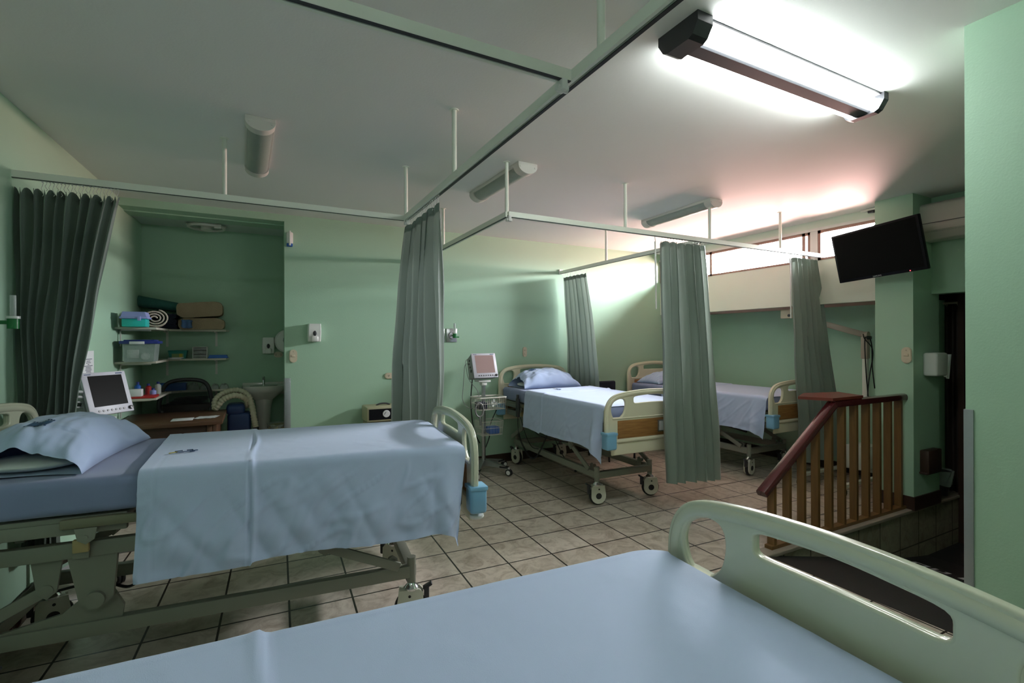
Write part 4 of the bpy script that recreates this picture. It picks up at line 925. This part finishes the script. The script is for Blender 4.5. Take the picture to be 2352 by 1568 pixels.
r = empty('patient_monitor_stand', (-.86, 3.86, 0), 0, 'large patient monitor with black screen behind the left bed pillow', 'patient monitor')
stand(r, .93, False, posemat(.04, .03, 1.09, -.62, .28), spin=-1.05)
b = B()
for k in range(4):
    b.tube(smoothloop([(-.04, -.05, 1.10-.03*k), (-.10, -.12, 1.11-.03*k), (-.16, -.16, 1.04-.02*k), (-.17+.02*k, -.17, .92), (-.16+.02*k, -.15, .80)], 8, False), .009 if k < 2 else .005, 8)
b.done('sensor_cable', mat('pale_grey_cable', (.35, .36, .36), .45), r)
r = tag((lambda b: (b.box((-.62, 4.20, .885), (-.47, 4.34, .893), .001), b.done('printed_leaflet', M_paper))[1])(B()), 'white papers under the corner of the black-screened monitor', 'papers'); r.location.z = -.128; r.location.y += .62

# reddish diagonal leg base with castors seen under the left bed
r = empty('overbed_table_base', (-1.0, 3.3, 0), 0, 'dark red wheeled table base under the head of the left bed', 'table base')
b = B(); b.box((-.05, -.28, .07), (.02, .30, .115), .01); b.cyl((-.03, .25, .1), (-.03, .25, .55), .02, n=12); b.done('base_bar', M_handrail, r)
for y_ in (-.26, .28):
    b = B(); b.lathe([(0, -.012), (.032, -.012), (.035, 0), (.032, .012), (0, .012)], (-.015, y_, .035), 18, 'x'); b.cyl((-.015, y_, .05), (-.015, y_, .08), .01, n=8); b.done('castor', M_black, r)

# ------------------------------------------------------------------ desk, chair
r = empty('desk', (-.63, 5.10, 0), 0, 'dark brown wooden desk in front of the alcove with papers on it', 'desk')
b = B(); b.box((-.36, -.38, .725), (.38, .36, .76), .004); b.done('desk_top', M_desk, r)
b = B(); b.box((.30, -.30, 0), (.335, .30, .725), .003); b.box((-.34, -.30, 0), (-.305, .30, .725), .003); b.done('side_panel', M_desk, r)
b = B(); b.box((-.305, -.285, .12), (.30, -.265, .725), .002); b.done('modesty_panel', wood('dark_red_panel_veneer', (.05, .016, .008), (.08, .028, .014), 0), r)
b = B(); b.box((.265, -.31, .05), (.30, -.285, .725), .002); b.done('front_post', M_desk, r)
b = B(); b.grid(lambda i, j: Vector((-.50+.16*i+.03*j, 4.86+.15*j, .7615+.004*fbm(i*6, j*5)+.002)), 10, 8); tag(b.done('paper_leaflet', M_paper, ang=180), 'single white slip of paper on the desk top', 'paper').location = (.03, .0, 0)
r = empty('office_chair', (-.60, 5.66, 0), .05, 'black mesh-back office chair behind the desk', 'chair')
b = B(); fr = smoothloop([(-.20, 0, .74), (-.195, 0, .92), (-.14, 0, 1.02), (0, 0, 1.045), (.14, 0, 1.02), (.195, 0, .92), (.20, 0, .74), (0, 0, .70)], 6); b.tube(fr, .019, 10, closed=True); b.done('back_frame', M_dark, r)
b = B(); b.grid(lambda i, j: Vector(((-.19+.38*i)*(1-.25*j*j), .008, .72+.31*j)), 4, 4); b.done('mesh_back', mat('black_mesh_fabric', (.02, .02, .022), .7, .1, 20, alpha=.45), r)
b = B(); b.box((-.22, -.40, .44), (.22, .02, .50), .02, seg=3); b.done('seat', M_dnavy, r)
b = B(); b.cyl((0, -.2, .12), (0, -.2, .44), .025, n=12); b.tube([(0, -.05, .45), (0, .03, .5), (0, .02, .74)], .016, 8); b.done('gas_column', M_dark, r)
for k in range(5):
    a_ = k*2*PI/5+.3; b = B(); b.box((0, -.018, .06), (.24, .018, .10), .006); b.lathe([(0, -.02), (.028, -.02), (.028, .02), (0, .02)], (.24, 0, .029), 14, 'y'); o = b.done('base_leg', M_dark, r); o.location = (0, -.2, 0); o.rotation_euler = (0, 0, a_)
# hose machine on stool
r = empty('side_stool', (-.11, 5.44, 0), 0, 'low dark red wooden stool under the blue warming machine', 'stool')
b = B(); b.box((-.12, -.12, .50), (.12, .12, .525), .01); b.done('seat', M_handrail, r)
for sx in (-1, 1):
    for sy in (-1, 1): b = B(); b.box((sx*.10-.014, sy*.10-.014, 0), (sx*.10+.014, sy*.10+.014, .50)); b.done('leg', M_handrail, r, smooth=False)
r = empty('warming_machine', (-.155, 5.47, .525), 0, 'blue machine with coiled cream corrugated hose, right of the desk', 'medical machine')
b = B(); b.box((-.09, -.10, 0), (.11, .10, .20), .03, seg=3); b.box((-.10, -.10, .18), (.06, .10, .29), .04, seg=3); b.done('machine_case', mat('deep_blue_case', (.02, .05, .16), .4, .1), r)
path = smoothloop([(-.02, .04, .23), (.07, -.02, .26), (.07, -.10, .33), (-.02, -.13, .375), (-.12, -.12, .34), (-.185, -.11, .26), (-.18, -.09, .345), (-.10, -.06, .405), (.0, -.06, .415), (.08, -.08, .37), (.115, -.10, .27), (.135, -.12, .15), (.15, -.13, .06)], 16, False)
b = B(); b.tube(path, [.026+.0022*(1 if (i//2) % 2 else -1) for i in range(len(path))], 14); b.done('corrugated_hose', M_hose, r)
b = B(); b.cyl((.15, -.13, .06), (.155, -.135, -.01), .026, n=16); b.done('hose_nozzle', M_dark, r)
# ------------------------------------------------------------------ sink
r = empty('pedestal_sink', (.07, 5.92, 0), 0, 'white ceramic pedestal sink at the right end of the alcove', 'sink')
b = B()
outl = [(-.20, -.0), (-.20, -.20), (-.16, -.33), (0, -.37), (.16, -.33), (.20, -.20), (.20, -.0)]
ol = smoothloop(outl, 5, False)
levels = [(.40, .80), (.62, .84), (.88, .885), (1, .915), (1, .955), (.97, .958)]
def sinkf(i, j):
    k = min(len(levels)-1, int(round(j*(len(levels)-1)))); s_, z_ = levels[k]; p = ol[min(len(ol)-1, int(round(i*(len(ol)-1))))]; return Vector((p[0]*s_, (p[1]+.19)*s_-.19 if s_ < 1 else p[1], z_))
b.grid(sinkf, len(ol), len(levels)); b.poly([(p[0]*.97, p[1]*.985) for p in ol], (.953, .956), 'z')
b.box((-.20, -.02, .84), (.20, 0, .975), .004)
b.done('basin', M_ceramic, r, ang=50)
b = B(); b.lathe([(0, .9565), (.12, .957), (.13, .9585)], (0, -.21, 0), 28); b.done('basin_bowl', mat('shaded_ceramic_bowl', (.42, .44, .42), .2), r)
b = B(); b.lathe([(.095, 0), (.085, .10), (.065, .35), (.062, .6), (.075, .75), (.09, .82)], (0, -.19, 0), 24); b.done('pedestal', M_ceramic, r)
b = B(); b.cyl((0, -.06, .955), (0, -.06, 1.02), .014, n=14); b.tube([(0, -.06, 1.01), (0, -.10, 1.03), (0, -.14, 1.015)], .009, 10); b.lathe([(0, 1.045), (.012, 1.04), (.017, 1.02)], (0, -.06, 0), 12); b.done('faucet', M_chrome, r)
b = B(); b.tube([(-.06, -.10, .60), (-.10, -.03, .60), (-.12, 0, .60)], .008, 8); b.lathe([(0, 0), (.02, 0), (.02, .01), (0, .01)], (-.11, -.04, .595), 12); b.done('stop_valve', M_steel, r)
# suction machine by back wall
r = empty('suction_machine', (1.12, 4.97, 0), 0, 'beige medical suction machine with black dial panel against the back wall', 'medical machine')
b = B(); b.box((-.165, -.12, .05), (.20, .12, .62), .01); b.box((-.175, -.135, .625), (.205, .13, .77), .012); b.done('cabinet', M_machine, r)
b = B(); b.box((-.155, -.138, .645), (.195, -.133, .75)); b.done('dial_panel', M_tv, r, smooth=False)
b = B(); b.lathe([(0, -.004), (.032, -.004), (.036, 0)], (.012, -.138, .70), 28, 'y'); b.done('pressure_gauge', M_paper, r); b = B(); b.box((-.003, -.1435, .69), (.001, -.1425, .722), rot=Matrix.Rotation(.6, 3, 'Y')); b.done('gauge_needle', M_dark, r)
b = B(); b.box((.085, -.142, .692), (.11, -.136, .712), .003); b.done('power_switch', M_greenp, r)
b = B(); b.tube(smoothloop([(-.06, 0, .77), (-.02, 0, .785), (.04, 0, .785), (.08, 0, .77)], 6, False), .008, 8); b.done('carry_handle', M_dark, r)
b = B(); b.tube(smoothloop([(-.09, -.135, .60), (-.07, -.15, .50), (.0, -.15, .57), (.08, -.15, .58), (.12, -.15, .50), (.05, -.15, .44)], 8, False), .012, 8); b.box((-.10, -.16, .50), (-.05, -.13, .60), .008); b.done('suction_tube', M_hose, r)
# blue chair between far beds
r = empty('chair', (3.83, 4.75, 0), 0, 'navy upholstered chair against the wall between the two far beds', 'chair')
b = B(); b.box((-.23, .16, .50), (.23, .21, .905), .024, seg=4); b.done('backrest', M_dnavy, r); b = B(); b.box((-.22, -.25, .42), (.22, .18, .48), .02, seg=3); b.done('seat', M_dnavy, r)
for sx in (-1, 1):
    for y_ in (-.22, .17): b = B(); b.cyl((sx*.19, y_, 0), (sx*.19, y_, .43), .012, n=10); b.done('leg', M_dark, r)

# ------------------------------------------------------------------ alcove shelves
def shelf(z, label, wl, th=.018):
    r = empty('wall_shelf', (-.985, 5.92, z), 0, label, 'shelf', 'white L-shaped alcove shelves')
    b = B(); b.poly([(-.0, 0), (.735, 0), (.715, -.20), (.34, -.20), (.25, -.27), (.235, -.86), (-.04, -.88), (-.02, -.5)], (-th, 0), 'z'); b.done('shelf_board', M_white if False else mat('cream_shelf_laminate', (.55, .52, .44), .4, .04), r, smooth=False)
    for x_ in (.62, .20):
        b = B(); b.box((x_-.01, -.004, -.17), (x_+.01, 0, -th)); b.box((x_-.008, -.17, -th-.010), (x_+.008, 0, -th)); b.done('shelf_bracket', M_fix, r, smooth=False)
    b = B(); b.box((-.02, -.80, -.16), (-.012, -.785, -th)); b.box((-.02, -.80, -th-.012), (.19, -.785, -th)); b.done('shelf_bracket', M_fix, r, smooth=False)
    return r
ZS = (1.532, 1.245, .935)
shelf(ZS[0], 'top alcove shelf carrying the blankets and the teal box', .0); shelf(ZS[1], 'middle alcove shelf with the blue-lidded storage bin', .0); shelf(ZS[2], 'lowest alcove shelf cluttered with supplies, behind the office chair', .0)
YS = 5.92
# top shelf
r = empty('storage_box', (-.885, 5.02, ZS[0]), 0, 'teal box with lilac lid at the left end of the top shelf', 'storage box')
b = B(); b.box((-.075, -.08, 0), (.085, .08, .066), .008); b.done('box_body', M_teal, r)
b = B(); b.box((-.088, -.09, .066), (.098, .09, .082), .004); b.poly([(-.08, .08), (-.068, .122), (.078, .122), (.09, .08)], (-.085, .085), 'y'); b.done('box_lid', M_lil, r)
b = B(); b.box((.03, -.096, .05), (.055, -.088, .085), .003); b.done('latch', M_lil, r)
def roll(name, loc, L_, R_, m, label, rz, turns=3.2, sq=.8):
    b = B(); th = .012
    pts = []
    N_ = 90
    def sp(t): a_ = t*turns*2*PI; rr_ = R_*(.16+.84*t); return rr_*math.cos(a_), rr_*math.sin(a_)*sq
    b.grid(lambda i, j: Vector((sp(i)[0]+.003*fbm(i*30, j*3), (j-.5)*L_, sp(i)[1]+R_*sq)), N_, 6)
    o = b.done(name, m, ang=180, norm=False); md = o.modifiers.new('thickness', 'SOLIDIFY'); md.thickness = .012; md.offset = 0
    o.location = loc; o.rotation_euler = (0, 0, rz); return tag(o, label, 'blanket', 'blankets on the top alcove shelf')
roll('rolled_blanket', (-.80, 5.33, ZS[0]+.004), .40, .095, M_cream, 'cream rolled fleece blanket beside the teal box, spiral end showing', .15)
def folded(name, loc, dims, m, label, layers=2, rz=0., seed=0, cat='blanket'):
    b = B(); w, d, h = dims
    for k in range(layers):
        z0 = h*k/layers; hh = h/layers
        b.grid(lambda i, j, z0=z0, hh=hh: (lambda a_, c_: Vector((w/2*math.copysign(abs(c_)**.3, c_)*(1-.03*k), (j-.5)*d+.004*fbm(i*9+seed, k), z0+hh/2+hh/2*math.copysign(abs(math.sin(a_))**.55, math.sin(a_))+.012*fbm(c_*2.2+seed, j*2+k))))(i*2*PI, math.cos(i*2*PI)), 36, 9, closeu=True)
        b.bm.verts.ensure_lookup_table(); n0 = len(b.bm.verts)-36*9; V = b.bm.verts
        b.bm.faces.new([V[n0+i*9] for i in range(36)]); b.bm.faces.new([V[n0+i*9+8] for i in range(36)][::-1])
    o = b.done(name, m, ang=70); o.location = loc; o.rotation_euler = (0, 0, rz); return tag(o, label, cat, 'blankets on the top alcove shelf')
folded('folded_blanket', (-.475, 5.79, ZS[0]), (.385, .22, .11), M_blanket, 'lower brown folded blanket resting directly on the top shelf', 1, 0, 3)
o = folded('folded_blanket', (-.485, 5.79, ZS[0]+.122), (.385, .22, .145), M_blanket, 'upper brown folded blanket lying on another brown blanket', 1, 0, 5); o.rotation_euler = (0, -.06, 0)
folded('folded_cloth', (-.81, 5.79, ZS[0]), (.27, .22, .15), M_dnavy, 'dark navy folded cloths under the green blanket in the shelf corner', 3, 0, 8, 'cloth')
b = B(); b.grid(lambda i, j: Vector((-.20+.42*j, .07*math.cos(i*2*PI), .055*math.sin(i*2*PI)*(1-.15*j))), 20, 16, closeu=True); b.bm.verts.ensure_lookup_table()
V = b.bm.verts; b.bm.faces.new([V[i*16] for i in range(20)]); b.bm.faces.new([V[i*16+15] for i in range(20)][::-1])
o = b.done('rolled_green_blanket', M_green, ang=60); o.location = (-.83, 5.82, ZS[0]+.24); o.rotation_euler = (0, .17, 0); tag(o, 'dark green rolled blanket sloping across the top of the pile', 'blanket', 'blankets on the top alcove shelf')
b = B(); b.grid(lambda i, j: Vector((.07*(i-.5)+.01*fbm(j*5, i*5), -.02+.02*math.sin(i*7), .08*j+.01*fbm(i*4, j*4, 2))), 8, 8); o = b.done('light_blue_garment', mat('light_blue_cloth', (.10, .20, .42), .9), ang=180); o.location = (-.585, 5.66, ZS[0]+.01); md = o.modifiers.new('thickness', 'SOLIDIFY'); md.thickness = .02; tag(o, 'crumpled light blue garment poking out between the blankets', 'cloth')
# middle shelf
r = empty('storage_bin', (-.855, 5.10, ZS[1]), 0, 'translucent storage bin with navy lid on the middle shelf', 'storage bin')
b = B(); b.poly([(-.098, 0), (.098, 0), (.11, .15), (-.11, .15)], (-.11, .11), 'y'); b.done('bin_body', M_clear, r); b = B(); b.box((-.13, -.125, .148), (.13, .125, .172), .006); b.box((-.105, -.10, .170), (.105, .10, .182), .006); b.done('bin_lid', M_navy, r)
b = B(); b.box((-.06, -.132, .145), (.04, -.124, .168), .002); b.done('latch_label', M_paper, r)
b = B(); b.lathe([(0, 0), (.03, 0), (.03, .01), (0, .01)], (.045, -.118, .045), 14, 'y'); b.box((-.08, -.113, .03), (.0, -.108, .10), .01); b.done('bagged_supplies', M_bag, r)
r = empty('wipes_box', (-.68, 5.80, ZS[1]), 0, 'teal wipes tub with printed label on the middle shelf', 'box')
b = B(); b.poly([(-.065, 0), (.065, 0), (.075, .07), (-.075, .07)], (-.06, .06), 'y'); b.box((-.078, -.063, .066), (.078, .063, .082), .006); b.done('tub', mat('dark_teal_plastic', (.01, .20, .17), .4), r); b = B(); b.box((-.045, -.069, .012), (.05, -.064, .05)); b.mi = 1; b.box((.015, -.070, .018), (.04, -.066, .05)); b.done('label_print', [mat('green_label', (.20, .30, .12), .5), M_yel], r, smooth=False)
r = empty('drawer_organizer', (-.495, 5.80, ZS[1]), 0, 'small white organizer with three clear drawers on the middle shelf', 'drawer organizer')
b = B(); b.box((-.062, -.06, 0), (.062, .06, .004)); b.box((-.062, -.06, .112), (.062, .06, .116)); b.box((-.062, -.06, 0), (-.057, .06, .116)); b.box((.057, -.06, 0), (.062, .06, .116)); b.box((-.06, .05, 0), (.06, .06, .116)); b.done('organizer_case', M_whiteplas, r, smooth=False)
for k in range(3): b = B(); b.box((-.056, -.058, .005+k*.036), (.056, .045, .038+k*.036), .003); b.box((-.02, -.064, .018+k*.036), (.02, -.057, .026+k*.036), .002); b.done('drawer', mat('smoky_clear_drawer', (.20, .21, .20), .2, .5, 25), r)
b = B(); b.poly([(-.085, 0), (.085, 0), (.075, .032), (-.075, .032)], (-.07, .07), 'y'); b.box((-.088, -.073, 0), (.088, .073, .008), .003); o = b.done('plastic_basin', M_blue); o.location = (-.34, 5.80, ZS[1]); tag(o, 'blue plastic basin turned upside down at the right end of the middle shelf', 'basin')
b = B()
for k in range(4): b.box((-.05+k*.004, -.03, .002+k*.004), (.05+k*.006, .04, .005+k*.004), rot=Matrix.Rotation(k*.2, 3, 'Z'))
o = b.done('paper_stack', M_paper, smooth=False); o.location = (-.69, 5.60, ZS[1]); tag(o, 'loose white papers on the middle shelf bend', 'papers')
# lower shelf clutter
def bag(loc, s, label, seed):
    b = B(); b.grid(lambda i, j: (lambda r_: Vector((s[0]*(i*2-1), s[1]*(j*2-1), s[2]*max(0, (1-abs(i*2-1)**3)*(1-abs(j*2-1)**3))**.5*(1+.5*fbm(i*6+seed, j*6)))))(0), 16, 12); o = b.done('plastic_bag', M_bag, ang=180); o.location = loc; return tag(o, label, 'plastic bag', 'clear bags on the lowest shelf')
bag((-.555, 5.80, ZS[2]), (.052, .07, .06), 'clear plastic bag on the lowest shelf, tallest of the four', 1); bag((-.455, 5.79, ZS[2]), (.045, .06, .05), 'clear crumpled bag on lowest shelf, second from its right', 2); bag((-.37, 5.79, ZS[2]), (.036, .06, .045), 'clear bag on lowest shelf just left of the end one', 3); bag((-.29, 5.79, ZS[2]), (.04, .06, .045), 'clear bag at the right tip of the lowest shelf', 4)
b = B(); b.box((-.11, -.05, 0), (.11, .05, .075), .006); o = b.done('blue_carton', M_blue); o.location = (-.72, 5.78, ZS[2]); tag(o, 'blue carton on the lowest shelf behind the chair', 'box')
b = B(); b.box((-.10, -.10, 0), (.10, .10, .018), .006); o = b.done('red_tray', M_red); o.location = (-.855, 5.15, ZS[2]); tag(o, 'red tray on the left arm of the lowest shelf', 'tray')
b = B(); b.box((-.05, -.04, 0), (.05, .04, .06), .004); o = b.done('white_carton', M_paper); o.location = (-.90, 5.10, ZS[2]+.018); tag(o, 'small white carton standing on the red tray', 'box')
for k, (x_, y_, m_, h_, lab) in enumerate(((-.93, 5.38, M_blue, .12, 'blue capped bottle beside the monitor on the lowest shelf'), (-.86, 5.42, M_red, .10, 'dark red bottle on the lowest shelf'), (-.80, 5.50, M_whiteplas, .11, 'white crumpled bottle on the lowest shelf'), (-.80, 5.25, M_lil, .07, 'short lilac bottle on the lowest shelf above the red tray'))):
    b = B(); b.lathe([(0, 0), (.022, 0), (.024, .01), (.024, h_*.7), (.010, h_*.8), (.010, h_*.85)], (0, 0, 0), 16); o = b.done('supply_bottle', m_); b = B(); b.lathe([(.012, h_*.82), (.012, h_), (0, h_)], (0, 0, 0), 12); b.done('bottle_cap', M_navy, o); o.location = (x_, y_, ZS[2]); tag(o, lab, 'bottle', 'supply bottles on the lowest shelf')
# papers and pouches on the seat side table seen through the chair back
b = B()
for k in range(5): b.grid(lambda i, j, k=k: Vector((-.78+.30*i+.02*k, 5.80+.10*j, .80+.014*k+.012*fbm(i*5+k, j*4))), 8, 4)
o = b.done('document_pile', mat('grey_documents', (.30, .30, .30), .6, .3, 20), ang=180); tag(o, 'pile of documents and bags seen through the chair back', 'papers')
b = B(); b.box((-.84, 5.78, .0), (-.40, 5.91, .79), .004); tag(b.done('low_cabinet', M_boxbrown), 'dark low cabinet under the lowest shelf, behind the chair', 'cabinet')
